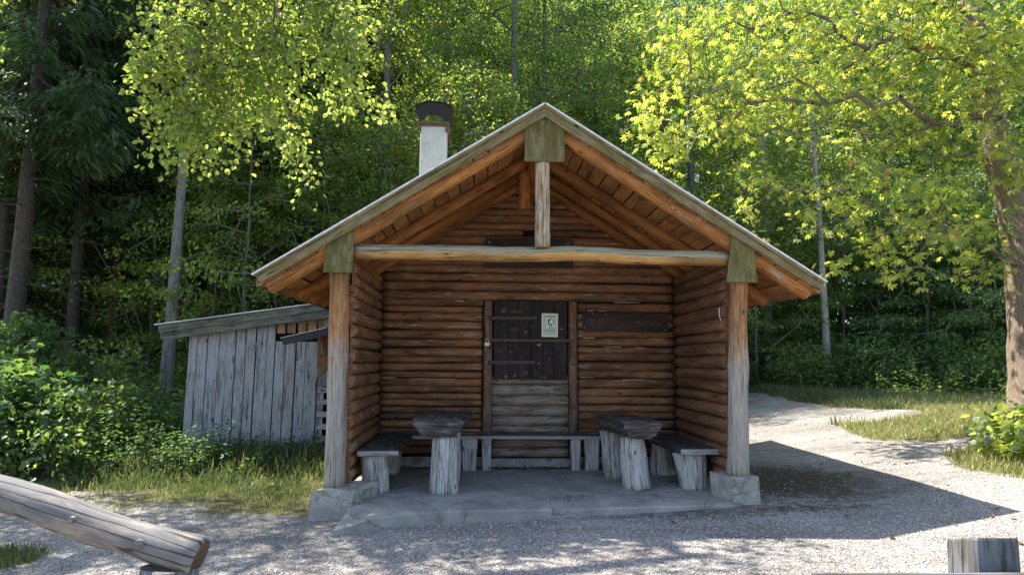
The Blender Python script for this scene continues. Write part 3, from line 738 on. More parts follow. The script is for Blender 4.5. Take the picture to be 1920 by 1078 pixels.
# scratched marks on the door boards
q = DR
def stroke(q, x0, z0, x1, z1, w_, y=2.1625, th=.003):
    q.sweep(rect(w_, th, .0005), [(x0, y, z0), (x1, y, z1)], up=(0, 1, 0), mi=1)
def glyph(q, ch, x, z, h, w_=.004, y=2.1625):
    G_ = {'M': [(0, 0, 0, 1), (0, 1, .35, .3), (.35, .3, .7, 1), (.7, 1, .7, 0)], 'H': [(0, 0, 0, 1), (.6, 0, .6, 1), (0, .5, .6, .5)], 'V': [(0, 1, .3, 0), (.3, 0, .6, 1)],
          'I': [(0, 0, 0, 1)], 'O': [(0, 0, .6, 0), (.6, 0, .6, 1), (.6, 1, 0, 1), (0, 1, 0, 0)], 'T': [(.3, 0, .3, 1), (0, 1, .6, 1)], 'N': [(0, 0, 0, 1), (0, 1, .6, 0), (.6, 0, .6, 1)], 'L': [(0, 1, 0, 0), (0, 0, .5, 0)], 'E': [(0, 0, 0, 1), (0, 1, .5, 1), (0, .5, .4, .5), (0, 0, .5, 0)], 'K': [(0, 0, 0, 1), (0, .5, .5, 1), (0, .5, .5, 0)]}
    for a, b, c, d in G_.get(ch, G_['I']): stroke(q, x + a * h, z + b * h, x + c * h, z + d * h, w_, y)
for s_, x, z, h, w_ in (('N', -.40, 2.20, .055, .011), ('MH', -.27, 2.20, .04, .004), ('HM', -.20, 2.19, .05, .005), ('IHV', -.28, 1.94, .05, .005), ('MT', .02, 1.99, .04, .003), ('LV', -.10, 1.30, .05, .004), ('M', -.08, 1.31, .06, .004), ('TI', .08, 1.28, .05, .004), ('LKM', .15, 1.26, .035, .004), ('MM', -.29, 1.62, .035, .004), ('K', .09, 1.345, .03, .004), ('I', .29, 1.505, .05, .010), ('O', .22, 1.61, .04, .004), ('EI', .29, 1.61, .035, .004), ('H', .29, 1.35, .04, .004), ('MI', -.44, 1.63, .02, .006), ('T', .08, 1.35, .03, .003), ('N', -.22, 1.27, .03, .003)):
    for k, c in enumerate(s_): glyph(q, c, x + k * h * .95, z, h, w_)
for i in range(150):
    x = R.uniform(-.5, .53); z = R.choice([R.uniform(1.26, 1.78), R.uniform(1.26, 1.78), R.uniform(1.83, 2.35)]); a = R.uniform(0, 3.1); L = R.uniform(.006, .028)
    if .16 < x < .43 and z > 1.83: continue
    stroke(q, x, z, x + math.cos(a) * L, z + math.sin(a) * L, R.uniform(.0016, .0032))
for x, z, r_ in ((.472, 1.975, .010), (.13, 1.74, .012), (.155, 1.745, .010), (.14, 1.475, .010), (-.33, 1.285, .012), (-.325, 1.295, .008), (-.20, 1.30, .008), (-.05, 1.93, .009), (-.052, 1.915, .007), (-.43, 1.25, .006)):
    q.log((x, 2.164, z), (x, 2.159, z), r_, n=9, seg=1, jit=0, mi=2)
door = DR.build('door', ['door_wood', 'scratch', 'chalk'], SH)
for q, n_, m_ in DOORPARTS: q.build(n_, m_, door)
# cobweb tuft on right wall top / iron hook
mb = MB(); mb.sweep(rect(.006, .006, .001), [(2.07, .12, 2.14), (2.045, .11, 2.13), (2.04, .11, 2.05), (2.06, .11, 1.98)], up=(0, 1, 0)); mb.build('hook', 'bright_steel', SH)
# chimney
ch = MB(); ch.box((-1.652, 2.35, 3.1), (-1.262, 2.74, 5.04), .012, axis=2)
chim = ch.build('chimney', 'chimney_render', SH)
q = MB()
for (lo, hi) in (((-1.70, 2.30, 5.055), (-1.215, 2.79, 5.085)), ((-1.68, 2.325, 5.02), (-1.235, 2.765, 5.055))): q.box(lo, hi, .003)
for cx_ in (-1.675, -1.265):
    for cy_ in (2.325, 2.735): q.box((cx_, cy_, 4.93), (cx_ + .035, cy_ + .035, 5.02), .002, axis=2)
q.build('collar', 'rust_metal', chim)
q = MB(); cx_ = -1.455; top = []; bot = []
for i in range(13):
    t = -1 + 2 * i / 12; top.append((cx_ + t * .275, 5.315 + .075 * (1 - t * t)))
for yf in (2.30,):
    front = [(cx_ - .19, 5.09)] + [(cx_ + t * .155, 5.10 + .105 * (1 - t * t)) for t in [-1 + 2 * i / 8 for i in range(9)]] + [(cx_ + .19, 5.09)] + top[::-1]
    q.plate(front, yf, yf + .008)
for a, b in zip(top, top[1:]): q.plate([(a[0], a[1]), (b[0], b[1]), (b[0], b[1] + .008), (a[0], a[1] + .008)], 2.27, 2.82)
for s in (-1, 1):
    q.plate([(cx_ + s * .195, 5.09), (cx_ + s * .275, 5.33), (cx_ + s * .287, 5.33), (cx_ + s * .207, 5.09)][::s], 2.29, 2.80)
q.build('cowl', 'dark_metal', chim)

# ------------------------------------------------------------ text
def text_mesh(body, size, mat, loc, name, parent=None, depth=.002, spacing=1.0, xscale=1):
    cu = bpy.data.curves.new(name, 'FONT'); cu.body = body; cu.size = size; cu.extrude = depth; cu.align_x = 'LEFT'; cu.space_character = spacing
    ob = bpy.data.objects.new(name + '_tmp', cu); S.collection.objects.link(ob)
    dg = bpy.context.evaluated_depsgraph_get(); dg.update(); me = bpy.data.meshes.new_from_object(ob.evaluated_get(dg))
    bpy.data.objects.remove(ob); me.materials.clear(); me.materials.append(MATS[mat])
    o = bpy.data.objects.new(name, me); link(o, parent)
    o.rotation_euler = (math.pi / 2, 0, 0); o.scale = (xscale, 1, 1)
    o.location = Vector(loc) - (parent_loc(parent) if parent else Vector((0, 0, 0)))
    return o
nb = empty('name_board', (0, 2.12, 2.87), 'long dark name board on the gable, half hidden behind the tie beam', 'sign')
q = MB(); q.box((-.642, 2.125, 2.868), (.635, 2.15, 3.285), .005, axis=0)
q.log((-.59, 2.124, 3.22), (-.59, 2.118, 3.22), .012, n=8, seg=1, jit=0, mi=1); q.log((.56, 2.124, 3.22), (.56, 2.118, 3.22), .012, n=8, seg=1, jit=0, mi=1)
q.build('board', ['sign_wood', 'chalk'], nb)
text_mesh('HINDENBURG - HÜTTE', .125, 'letter', (-.545, 2.123, 3.172), 'lettering', nb, xscale=.66)
text_mesh('REGLUMDEN', .125, 'letter', (-.04, 2.123, 2.888), 'lettering', nb, xscale=.78)
cb = empty('notice_board', (1.41, 2.17, 1.95), 'dark brown carved board screwed to the log wall right of the door', 'sign')
q = MB(); q.sweep(rect(.024, .275, .004), [(.779, 2.178, 2.088), (2.03, 2.178, 2.078)], up=(0, 0, 1), seg=8, jit=.02)
for x, z in ((.92, 2.205), (1.12, 2.19), (.80, 2.0), (1.98, 1.97)): q.log((x, 2.166, z), (x, 2.160, z), .007, n=8, seg=1, jit=0, mi=1)
q.build('board', ['sign_wood', 'chalk'], cb)
text_mesh('FEUER', .13, 'letter_pale', (.84, 2.165, 2.03), 'lettering', cb, xscale=.75, depth=.0008)
text_mesh('MACHEN', .12, 'letter_pale', (1.55, 2.165, 2.02), 'lettering', cb, xscale=.75, depth=.0008)
# plate on the door
pl = empty('notice_plate', (.296, 2.15, 2.02), 'small pale green enamel plate with a green hiker emblem on the door', 'sign')
q = MB(); q.plate([(.178, 1.858), (.413, 1.855), (.415, 2.193), (.180, 2.197)], 2.152, 2.160, 0)
q.plate([(.196, 1.877), (.397, 1.874), (.398, 2.176), (.198, 2.179)], 2.1495, 2.152, 1)
q.plate([(.245, 1.985), (.36, 1.985), (.355, 2.13), (.25, 2.13)], 2.1475, 2.1495, 0)
panel = q
q = MB()   # hiker with rucksack and ring
def blob(pts): q.plate(pts, 2.1455, 2.1475)
blob([(.256, 2.098), (.30, 2.115), (.312, 2.100), (.298, 2.088), (.27, 2.088)]); blob([(.268, 2.088), (.29, 2.086), (.288, 2.062), (.272, 2.064)])
blob([(.265, 2.062), (.285, 2.058), (.278, 2.02), (.262, 2.03)])
for i in range(14):
    a0 = math.radians(-60 + 18 * i); a1 = math.radians(-60 + 18 * (i + 1)); c_ = (.315, 2.075)
    blob([(c_[0] + .030 * math.cos(a0), c_[1] + .038 * math.sin(a0)), (c_[0] + .041 * math.cos(a0), c_[1] + .049 * math.sin(a0)), (c_[0] + .041 * math.cos(a1), c_[1] + .049 * math.sin(a1)), (c_[0] + .030 * math.cos(a1), c_[1] + .038 * math.sin(a1))])
blob([(.288, 2.05), (.322, 2.05), (.318, 2.012), (.298, 2.012)]); blob([(.290, 2.012), (.302, 2.012), (.292, 1.976), (.275, 1.976), (.272, 1.984), (.284, 1.984)])
blob([(.312, 2.012), (.324, 2.012), (.340, 1.984), (.342, 1.974), (.322, 1.974), (.326, 1.982)])
q.build('emblem', 'plate_green', pl)
q = panel
for z, x0, x1 in ((2.158, .225, .37), (2.144, .215, .378), (1.953, .20, .385), (1.934, .232, .352)):
    x = x0
    while x < x1:
        d = R.uniform(.006, .02); q.box((x, 2.148, z - .003), (min(x + d, x1), 2.1495, z + .003), .0003, mi=2); x += d + .004
for x, z in ((.19, 1.868), (.402, 1.866), (.19, 2.186), (.402, 2.183)): q.log((x, 2.15, z), (x, 2.145, z), .004, n=8, seg=1, jit=0, mi=3)
panel.build('panel', ['plate_white', 'plate', 'plate_dark', 'iron'], pl)
lk = empty('padlock', (-.607, 2.10, 1.75), 'small steel padlock hanging from the door bar on the left door post', 'padlock')
q = MB(); q.box((-.642, 2.095, 1.715), (-.572, 2.118, 1.775), .006, axis=0); q.build('lock_body', 'lock_body', lk)
q = MB(); sp_ = [(-.628, 2.106, 1.77)] + [(-.607 - .021 * math.cos(t), 2.106, 1.80 + .021 * math.sin(t)) for t in [math.pi * i / 8 for i in range(9)]] + [(-.586, 2.106, 1.77)]
q.sweep([(.005 * math.cos(a), .005 * math.sin(a)) for a in [i * math.pi / 3 for i in range(6)]], sp_, up=(0, 1, 0), smooth=True); q.build('shackle', 'bright_steel', lk)

# ------------------------------------------------------------ benches and tables
def stump(name, parent, x, y, z0, z1, rb, rt, dx=0, dy=0, ell=1.0, n=16, jit=.16, mat='stump'):
    mb = MB(); mb.log((x, y, z0), (x + dx, y + dy, z1), rb, rt, n=n, seg=10, jit=jit, ell=ell)
    return mb.build(name, mat, parent)
def splitleg(parent, x, y, wb, wt, th, z1=.44):
    mb = MB(); sc = [wb / wt + (1 - wb / wt) * i / 6 for i in range(7)]
    mb.sweep(rect(wt, th, .015), [(x, y, .012 + (z1 - .012) * i / 6) for i in range(7)], up=(0, 1, 0), jit=.08, scales=sc)
    return mb.build('leg', 'stump', parent)
b1 = empty('side_bench', (-1.87, 1.15, 0), 'short plank bench on log stumps along the left side wall', 'bench', 'benches inside the shelter')
q = MB(); q.sweep(rect(.46, .055, .008), [(-1.83, .28, .465), (-1.85, 1.95, .465)], up=(0, 0, 1), seg=8, jit=.03, mi=0, cap=1); q.build('seat', ['bench_top', 'bench_edge'], b1)
stump('leg', b1, -1.86, .47, .005, .44, .15, .155, -.05); stump('leg', b1, -1.85, 1.76, .005, .44, .085, .115, .0)
b2 = empty('side_bench', (1.87, 1.15, 0), 'short plank bench on thick log stumps along the right side wall', 'bench', 'benches inside the shelter')
q = MB(); q.sweep(rect(.50, .06, .008), [(1.90, .42, .47), (1.80, 1.95, .47)], up=(0, 0, 1), seg=8, jit=.03, mi=0, cap=1); q.build('seat', ['bench_top', 'bench_edge'], b2)
stump('leg', b2, 1.88, .68, .005, .44, .155, .195, -.03, jit=.2); stump('leg', b2, 1.79, 1.72, .005, .44, .17, .145, .0)
b3 = empty('back_bench', (0, 2.06, 0), 'long narrow plank bench across the back wall under the door', 'bench', 'benches inside the shelter')
q = MB()
for x0, x1 in ((-2.09, -.60), (-.595, 2.09)):
    q.sweep(rect(.22, .04, .005), [(x0, 2.045, .455), (x1, 2.045, .452)], up=(0, 0, 1), seg=8, jit=.03)
q.build('seat', 'bench_edge', b3)
q = MB(); q.sweep(rect(.14, .02, .003), [(-2.09, 2.14, .505), (2.09, 2.14, .505)], up=(0, 0, 1), seg=8, jit=.03); q.build('seat_board', 'bench_top', b3)
for x, wb, wt in ((-.835, .18, .215), (-.60, .11, .135), (.645, .125, .14), (.87, .185, .20)): splitleg(b3, x, 2.0, wb, wt, .10, .432)
def table(name, c0, c1, label, legs, wt=.60, zt=.86):
    t = empty(name, ((c0[0] + c1[0]) / 2, (c0[1] + c1[1]) / 2, 0), label, 'table', 'half-log tables in the shelter')
    q = MB(); a = wt / 2
    sec = [(-a, .085), (-a * 1.02, .05), (-a * .86, -.03), (-a * .66, -.10), (-a * .3, -.122), (a * .3, -.122), (a * .66, -.10), (a * .86, -.03), (a * 1.02, .05), (a, .085), (a * .45, .100), (.02, .094), (-a * .45, .103)]
    sec = sec[::-1]; sec = [(-x, z) for x, z in sec]
    q.sweep(sec, [Vector((c0[0], c0[1], zt - .10)).lerp(Vector((c1[0], c1[1], zt - .10)), i / 8) for i in range(9)], up=(0, 0, 1), jit=.08, scales=[.95] + [1] * 7 + [.97])
    q.build('tabletop', 'table_top', t)
    for (x, y, rb, rt, dx, dy) in legs: stump('leg', t, x, y, .005, zt - .215, rb, rt, dx, dy, jit=.17)
    return t
table('log_table', (-1.16, .26), (-1.10, 1.42), 'half-log table with dark top on an upright stump, left of the door', ((-1.10, .43, .165, .15, .02, 0), (-1.07, 1.2, .14, .13, 0, 0)))
table('log_table', (1.21, .42), (1.05, 1.5), 'tilted half-log table with dark top on two leaning stumps, right of the door', ((1.19, .66, .16, .150, -.05, .05), (1.06, 1.40, .12, .14, -.04, .03)), .50, .83)
# fallen leaves and crumbled debris at the plinth
# ------------------------------------------------------------ WOOD SHED (left)
WS = empty('woodshed', (-4.2, 4.3, gzf(-4.2, 4.3)), 'weathered grey plank woodshed with low sloping roof left of the shelter', 'shed')
def sz(x): return 2.045 + .145 * (x + 5.83)      # roof top line
y = 3.6; xs_ = -5.42; mb = MB(); mbt = MB()
while xs_ < -3.34:
    wd = R.uniform(.135, .175); x1 = xs_ + wd - R.choice([.006, .012, .02]); lean = -.012
    zt = sz(xs_) - .22
    if xs_ > -4.08:
        zt = 1.80 + R.uniform(-.006, .006)
        mbt.sweep(rect(x1 - xs_ - .02, .022, .003), [((xs_ + x1) / 2, y, 1.93 + R.uniform(-.01, .02)), ((xs_ + x1) / 2, y, sz(xs_) - .2)], up=(0, 1, 0))
    zb = -.12
    c_ = (xs_ + x1) / 2
    mb.sweep(rect(x1 - xs_, .024, .003), [(c_ - .02, y + R.uniform(-.008, .008), zb), (c_, y + R.uniform(-.008, .008), zt)], up=(0, 1, 0), seg=5, jit=.03)
    xs_ += wd
mb.build('front_wall', 'shed_plank', WS); mbt.build('wall_board', 'shed_brown', WS)
mb = MB()
for xx in (-3.2, -3.05, -2.9, -2.75, -2.6):
    mb.sweep(rect(.125, .022, .003), [(xx, 3.58, 1.08), (xx, 3.58, sz(xx) - .2)], up=(0, 1, 0), seg=4, jit=.02)
mb.build('wall_board', 'shed_plank', WS)
mb = MB()
for i in range(12):
    yy = 3.66 + i * .16; mb.sweep(rect(.145, .022, .003), [(-5.42, yy, -.1), (-5.40, yy, sz(-5.4) - .12 - .0 * i)], up=(1, 0, 0))
mb.box((-5.35, 3.75, -.1), (-5.33, 5.6, 1.9)); mb.box((-5.4, 5.55, -.1), (-2.4, 5.6, 2.2))
mb.build('side_wall', 'shed_plank', WS)
mb = MB(); mb.box((-5.4, 3.66, 1.78), (-2.5, 3.72, 1.95), .003); mb.box((-4.2, 3.9, .3), (-2.4, 3.93, 2.0)); mb.build('dark_backing', 'black_gap', WS)  # near-black panels stand in for the shade behind the slit and opening
for k, (dz, yy, hh) in enumerate(((-.075, 3.40, .12), (-.19, 3.425, .115))):
    mb = MB(); mb.sweep(rect(.025, hh, .004), [(-5.83 + k * .03, yy, sz(-5.83) + dz), (-3.2, yy, sz(-3.2) + dz), (-2.5, yy, sz(-2.5) + dz)], up=(0, 0, 1), jit=.02); mb.build('fascia_board', 'shed_fascia', WS)
mb = MB(); mb.sweep(rect(2.5, .018, .002), [(-5.88, 4.6, sz(-5.88)), (-2.3, 4.6, sz(-2.3))], up=(0, 0, 1)); mb.build('roof', 'shed_roof', WS)
mb = MB(); mb.sweep(rect(.06, .09, .006), [(-3.36, 3.45, -.1), (-3.34, 3.45, 1.3), (-3.33, 3.45, 1.75)], up=(0, 1, 0), seg=None, jit=.03); mb.build('door_post', 'shed_plank', WS)
# dark lean-to canopy on the shelter's side
LC = empty('side_canopy', (-2.5, 2.6, 0), 'small black sheet canopy on a brown brace between woodshed and shelter', 'canopy')
mb = MB(); mb.sweep(rect(1.1, .02, .002), [(-3.55, 2.75, 1.80), (-2.26, 2.75, 2.11)], up=(0, 0, 1)); mb.sweep(rect(.03, .10, .004), [(-3.52, 2.22, 1.755), (-2.26, 2.22, 2.055)], up=(0, 0, 1)); mb.build('sheet', 'black_sheet', LC)
mb = MB(); mb.plate([(-3.24, 1.22), (-3.14, 1.30), (-2.72, 1.93), (-2.66, 2.02), (-3.24, 1.86)], 3.10, 3.16); mb.build('brace', 'frame_post', LC)
# pallet + leaning plank
PA = empty('pallet', (-2.9, 3.3, gzf(-2.9, 3.3)), 'grey wooden pallet stood on end in the woodshed opening', 'pallet')
mb = MB()
for i in range(6): mb.sweep(rect(.02, .085, .003), [(-3.28, 3.36, .08 + i * .19), (-2.45, 3.36, .08 + i * .19)], up=(0, 0, 1), jit=.02)
for xx in (-3.24, -2.86, -2.5): mb.box((xx, 3.38, -.02), (xx + .05, 3.46, 1.06), .003)
mb.build('slats', 'shed_plank', PA)
LP = empty('leaning_plank', (-3.0, 3.05, gzf(-3.0, 3.05)), 'narrow grey plank with faded scrawled writing leaning on the pallet', 'plank')
mb = MB(); mb.sweep(rect(.10, .022, .003), [(-3.06, 3.12, -.1), (-2.98, 3.30, 1.0)], up=(0, 1, 0), seg=6, jit=.03)
for i in range(16):
    t = .25 + i * .035; cx_ = -3.06 + .08 * t; cy_ = 3.12 + .18 * t - .013; cz_ = -.1 + 1.1 * t
    a = R.uniform(0, 3.1); L = R.uniform(.010, .024)
    mb.sweep(rect(.006, .002, .0004), [(cx_ - L * math.cos(a), cy_ - .002, cz_ - L * math.sin(a)), (cx_ + L * math.cos(a), cy_ - .002, cz_ + L * math.sin(a))], up=(0, 1, 0), mi=1)
mb.build('board', ['shed_plank', 'ink'], LP)

# ------------------------------------------------------------ foreground rails
FR = empty('log_rail', (-2.1, -4.27, gzf(-2.1, -4.27)), 'peeled grey log barrier rail with sawn brown end, foreground left', 'barrier')
A0 = Vector((-4.25, -4.11, 1.36)); B0 = Vector((-1.93, -4.178, .612))
mb = MB(); mb.log(A0, B0, .050, .084, n=24, seg=40, jit=.30, bend=.02, cap=1, round_end=1)
for dx, dy, dz, r_ in ((-.24, -.088, .02, .036), (-.09, -.06, .062, .040), (-.55, -.07, .02, .026)):
    c_ = B0 + Vector((dx, 0, -dx * .31)); mb.log(c_, c_ + Vector((.01, dy * 1.1, dz)), r_, r_ * .6, n=10, seg=3, jit=.4, round_end=1)
mb.build('rail', ['rail_wood', 'rail_end'], FR)
mb = MB(); mb.log((-2.10, -4.27, gzf(-2.1, -4.3) - .2), (-2.05, -4.20, .585), .165, .115, n=20, seg=16, jit=.14); mb.build('post', 'rail_wood', FR)
mb = MB(); mb.log((-4.05, -4.15, gzf(-4.1, -4.2) - .2), (-4.05, -4.13, 1.27), .13, .11, n=16, seg=10, jit=.14); mb.build('post', 'rail_wood', FR)
FR2 = empty('fallen_log', (-2.7, -4.7, gzf(-2.7, -4.7)), 'end of a grey log in the bottom left corner below the rail', 'log')
mb = MB(); mb.log((-3.5, -4.45, .62), (-2.52, -4.73, .58), .07, .07, n=14, seg=8, jit=.1)
mb.log((-3.1, -4.56, -.3), (-3.1, -4.56, .60), .06, n=10, seg=4); mb.build('trunk_piece', 'rail_wood', FR2)
TR = empty('timber_rail', (.8, -5.5, gzf(.8, -5.5)), 'dark squared timber rail with a chamfered post, bottom right foreground', 'barrier')
mb = MB(); mb.sweep(rect(.12, .10, .012), [(.266, -5.47, .870), (3.2, -5.55, .878)], up=(0, 0, 1), seg=16, jit=.04); mb.build('rail', 'timber', TR)
mb = MB(); cxp, cyp = .86, -5.33
sec = [(-.098, .012), (-.095, .0), (-.030, -.078), (-.020, -.082), (.085, -.070), (.093, -.060), (.085, .06), (-.03, .09)]
sec = sec[::-1]; sec = [(-a, b) for a, b in sec]
mb.sweep(sec, [(cxp - .01, cyp, -.2), (cxp - .006, cyp, .5), (cxp, cyp, 1.0), (cxp, cyp, 1.008)], up=(0, 1, 0), scales=[1.08, 1.05, 1.0, .97])
for v in mb.v:
    if v.z > .9: v.z -= max(0, v.y - cyp + .07) * .30
o = mb.build('post', 'timber', TR)
mb = MB(); mb.box((2.95, -5.46, -.2), (3.11, -5.30, 1.0), .015, axis=2); mb.build('post', 'timber', TR)
#@@VEG
# ============================================================ VEGETATION
def tree_obj(name, loc, label, trunk_me, crown_me, cat='tree', group=None, rot=0, sc=(1, 1, 1)):
    r = empty(name, loc, label, cat, group); r.rotation_euler = (0, 0, rot); r.scale = sc
    if trunk_me: link(bpy.data.objects.new('trunk', trunk_me), r)
    if crown_me: link(bpy.data.objects.new('crown', crown_me), r)
    return r
def join_frust(name, sets, mat, n=6):
    P0 = np.concatenate([s[0] for s in sets]); P1 = np.concatenate([s[1] for s in sets]); R0 = np.concatenate([s[2] for s in sets]); R1 = np.concatenate([s[3] for s in sets])
    return frust_mesh(name, P0, P1, R0, R1, mat, n)
def pole(H, rb, rt, wand=.15, lean=(0, 0), n=14):
    zs = np.linspace(0, H, n); a = NR.normal(0, wand, (n, 2)); a = np.cumsum(a, 0) * .25; a -= a[0]
    x = a[:, 0] + lean[0] * zs; y = a[:, 1] + lean[1] * zs; P = np.stack([x, y, zs], 1); P[0, 2] = -.4
    r = rb + (rt - rb) * (zs / H) ** .8; r[0] *= 1.25
    return P, (P[:-1], P[1:], r[:-1], r[1:])
def broadleaf(nm, H, Rc, z0, ntip, per, rb, leafmat, barkmat, size=(.09, .13), srad=.62, lean=(0, 0), kind='kite', layers=True, top=.75, wand=.15):
    P, tr = pole(H * .93, rb, rb * .18, lean=lean, wand=wand)
    z = z0 + (H - z0) * NR.random(ntip) ** .9
    if layers: z = z0 + (H - z0) * (np.floor((z - z0) / (H - z0) * 14) + NR.normal(.5, .16, ntip)) / 14
    u = (z - z0) / (H - z0); prof = Rc * (np.sin(np.pi * np.clip(.12 + .86 * u, 0, 1)) ** .6) * (1 - .25 * u)
    lob = 1 + .28 * np.sin(3 * NR.random() * 6 + z * 1.7)
    a = NR.uniform(0, 2 * np.pi, ntip); r = prof * lob * np.sqrt(NR.uniform(.06, 1, ntip))
    ax = np.interp(z, P[:, 2], P[:, 0]); ay = np.interp(z, P[:, 2], P[:, 1])
    T = np.stack([ax + np.cos(a) * r, ay + np.sin(a) * r, z - .12 * r], 1)
    tk = P[P[:, 2] > z0 * .6]; tk = np.concatenate([tk, tk[:-1] * .5 + tk[1:] * .5])
    tk = tk[np.argsort(tk[:, 2])]
    e = grow(tk, T, rtip=.009, step=.9, up=.02, exp=.42, rmax=rb * .5)
    tm = join_frust(nm + '_trunk', [tr, e[:4]], barkmat, 7)
    C, A, N, s_ = spray(e[4], e[5], per, srad, flat=.16, droop=.22, size=size, ndown=.42)
    return tm, leaf_mesh(nm + '_crown', C, A, N, s_, kind, leafmat)
def spruce(nm, H, z0, nb, L0, rb, barkmat='bark_spruce', dead=True, lean=(0, 0), leafmat='leaf_spruce', bare=2.0, q=1.0):
    P, tr = pole(H, rb, .03, wand=.05, lean=lean)
    sets = [tr]; Cs = []; As = []; Ns = []; Ss = []
    def at_(z): return np.array([np.interp(z, P[:, 2], P[:, 0]), np.interp(z, P[:, 2], P[:, 1]), z])
    zz = z0 + (H - z0) * np.sort(NR.random(nb)) ** 1.0
    for z in zz:
        u = (z - z0) / (H - z0); L = L0 * (1 - u) ** .8 * NR.uniform(.75, 1.1) + .25; a = NR.uniform(0, 2 * np.pi); d = np.array([math.cos(a), math.sin(a), 0])
        n = 6; t = np.linspace(0, 1, n + 1); pts = at_(z) + d * (t * L)[:, None] + np.array([0, 0, 1.]) * ((-.38 * np.sin(t * 2.2) + .12 * t ** 3) * L * .8)[:, None]
        rr_ = .022 * (L / 3) * (1 - t * .8) + .004; sets.append((pts[:-1], pts[1:], rr_[:-1], rr_[1:]))
        m_ = max(10, int(L * 115 * q)); tt = NR.uniform(.1, 1, m_) ** .8; k = np.minimum((tt * n).astype(int), n - 1); f = (tt * n - k)[:, None]
        base = pts[k] * (1 - f) + pts[k + 1] * f; side = np.cross(d, [0, 0, 1]); w_ = (.18 + .42 * (1 - tt)) * L * .5
        off = NR.uniform(-1, 1, m_) * w_; C = base + side * off[:, None] + np.array([0, 0, -1.]) * (np.abs(off) * .55 + NR.uniform(0, .22, m_))[:, None]
        Cs.append(C); As.append(d * .7 + side * np.sign(off)[:, None] * .7 + np.array([0, 0, -.9]) + NR.normal(0, .25, (m_, 3))); Ns.append(np.array([[0, 0, 1.]]) + NR.normal(0, .55, (m_, 3))); Ss.append(NR.uniform(.12, .30, m_))
    if dead:
        for i in range(int(26)):
            z = NR.uniform(bare, z0 + .5); L = NR.uniform(.4, 1.6); a = NR.uniform(0, 2 * np.pi); p = at_(z); q1 = p + np.array([math.cos(a) * L, math.sin(a) * L, NR.uniform(-.3, .1) * L]); mid = (p + q1) / 2 + np.array([0, 0, .06])
            sets.append((np.array([p, mid]), np.array([mid, q1]), np.array([.016, .010]), np.array([.010, .003])))
            for j in range(3):
                b = mid + (q1 - mid) * NR.random(); c = b + unit(1)[0] * .3 * L; sets.append((np.array([b]), np.array([c]), np.array([.006]), np.array([.002])))
    tm = join_frust(nm + '_trunk', sets, barkmat, 7)
    cm = leaf_mesh(nm + '_crown', np.concatenate(Cs), np.concatenate(As), np.concatenate(Ns), np.concatenate(Ss), 'needle', leafmat)
    return tm, cm

# --- prototypes (meshes shared by copies)
PR = {
 'A': broadleaf('beech_a', 19, 4.0, 2.0, 400, 85, .24, 'leaf_beech', 'bark_grey'),
 'B': broadleaf('beech_b', 22, 4.4, 4.0, 430, 85, .27, 'leaf_forest', 'bark_grey'),
 'C': broadleaf('beech_c', 20, 3.6, 1.0, 380, 80, .22, 'leaf_forest', 'bark_spruce', lean=(.02, 0)),
 'U': broadleaf('under_a', 8, 2.7, .5, 170, 90, .07, 'leaf_beech', 'bark_grey', size=(.07, .11), srad=.55),
 'V': broadleaf('under_b', 6.5, 2.4, .3, 140, 90, .06, 'leaf_dark', 'bark_grey', size=(.08, .13), srad=.6),
 'S': spruce('spruce_a', 20, 5.0, 150, 3.0, .17, bare=1.5),
 'T': spruce('spruce_b', 23, 7.5, 150, 3.2, .15, 'bark_brown', bare=1.2),
 'W': spruce('spruce_c', 16, 2.5, 140, 2.8, .13, bare=.8),
}
names = {'A': 'beech_tree', 'B': 'beech_tree', 'C': 'deciduous_tree', 'U': 'young_tree', 'V': 'young_tree', 'S': 'spruce_tree', 'T': 'spruce_tree', 'W': 'spruce_tree'}
def put(k, x, y, label, group=None, s=1.0, rot=None, tilt=0):
    rot = R.uniform(0, 6.28) if rot is None else rot
    return tree_obj(names[k], (x, y, gzf(x, y)), label, PR[k][0], PR[k][1], 'tree', group, rot, (s * R.uniform(.93, 1.07), s * R.uniform(.93, 1.07), s * R.uniform(.95, 1.05)))
# single trunks one can pick out
t_ = spruce('spruce_edge', 18, 6.5, 120, 2.4, .235, bare=2.5, lean=(.003, -.003)); tree_obj('spruce_tree', (-10.95, 7.6, gzf(-10.95, 7.6)), 'thick dark spruce trunk leaning slightly right at the far left edge', *t_)
t_ = spruce('spruce_edge2', 18, 6, 100, 2.3, .20, bare=2.0, lean=(.008, 0)); tree_obj('spruce_tree', (-12.6, 9.2, gzf(-12.6, 9.2)), 'black spruce trunk standing just left of the thick leaning trunk', *t_)
t_ = broadleaf('pole_tree', 15, 1.5, 8.5, 60, 60, .155, 'leaf_linden', 'bark_grey', lean=(.010, 0), wand=.04); tree_obj('deciduous_tree', (-7.45, 7.2, gzf(-7.4, 7.2)), 'slim straight grey trunk rising behind the left end of the woodshed', *t_)
t_ = spruce('spruce_brown', 19, 8.5, 100, 2.3, .17, 'bark_brown', bare=1.5); tree_obj('spruce_tree', (-8.95, 13, gzf(-8.95, 13)), 'brown spruce trunk with bare broken twigs behind the woodshed roof', *t_)
t_ = broadleaf('beech_mid', 21, 4.0, 5.5, 330, 90, .25, 'leaf_beech', 'bark_grey', wand=.06); tree_obj('beech_tree', (-4.0, 14.2, gzf(-4, 14.2)), 'tall beech with straight grey trunk left of the chimney', *t_)
t_ = broadleaf('beech_mid2', 23, 4.2, 9.0, 300, 90, .27, 'leaf_forest', 'bark_grey', wand=.09); tree_obj('beech_tree', (.38, 15.2, gzf(.38, 15.2)), 'tall beech with thick trunk showing above the roof ridge', *t_)
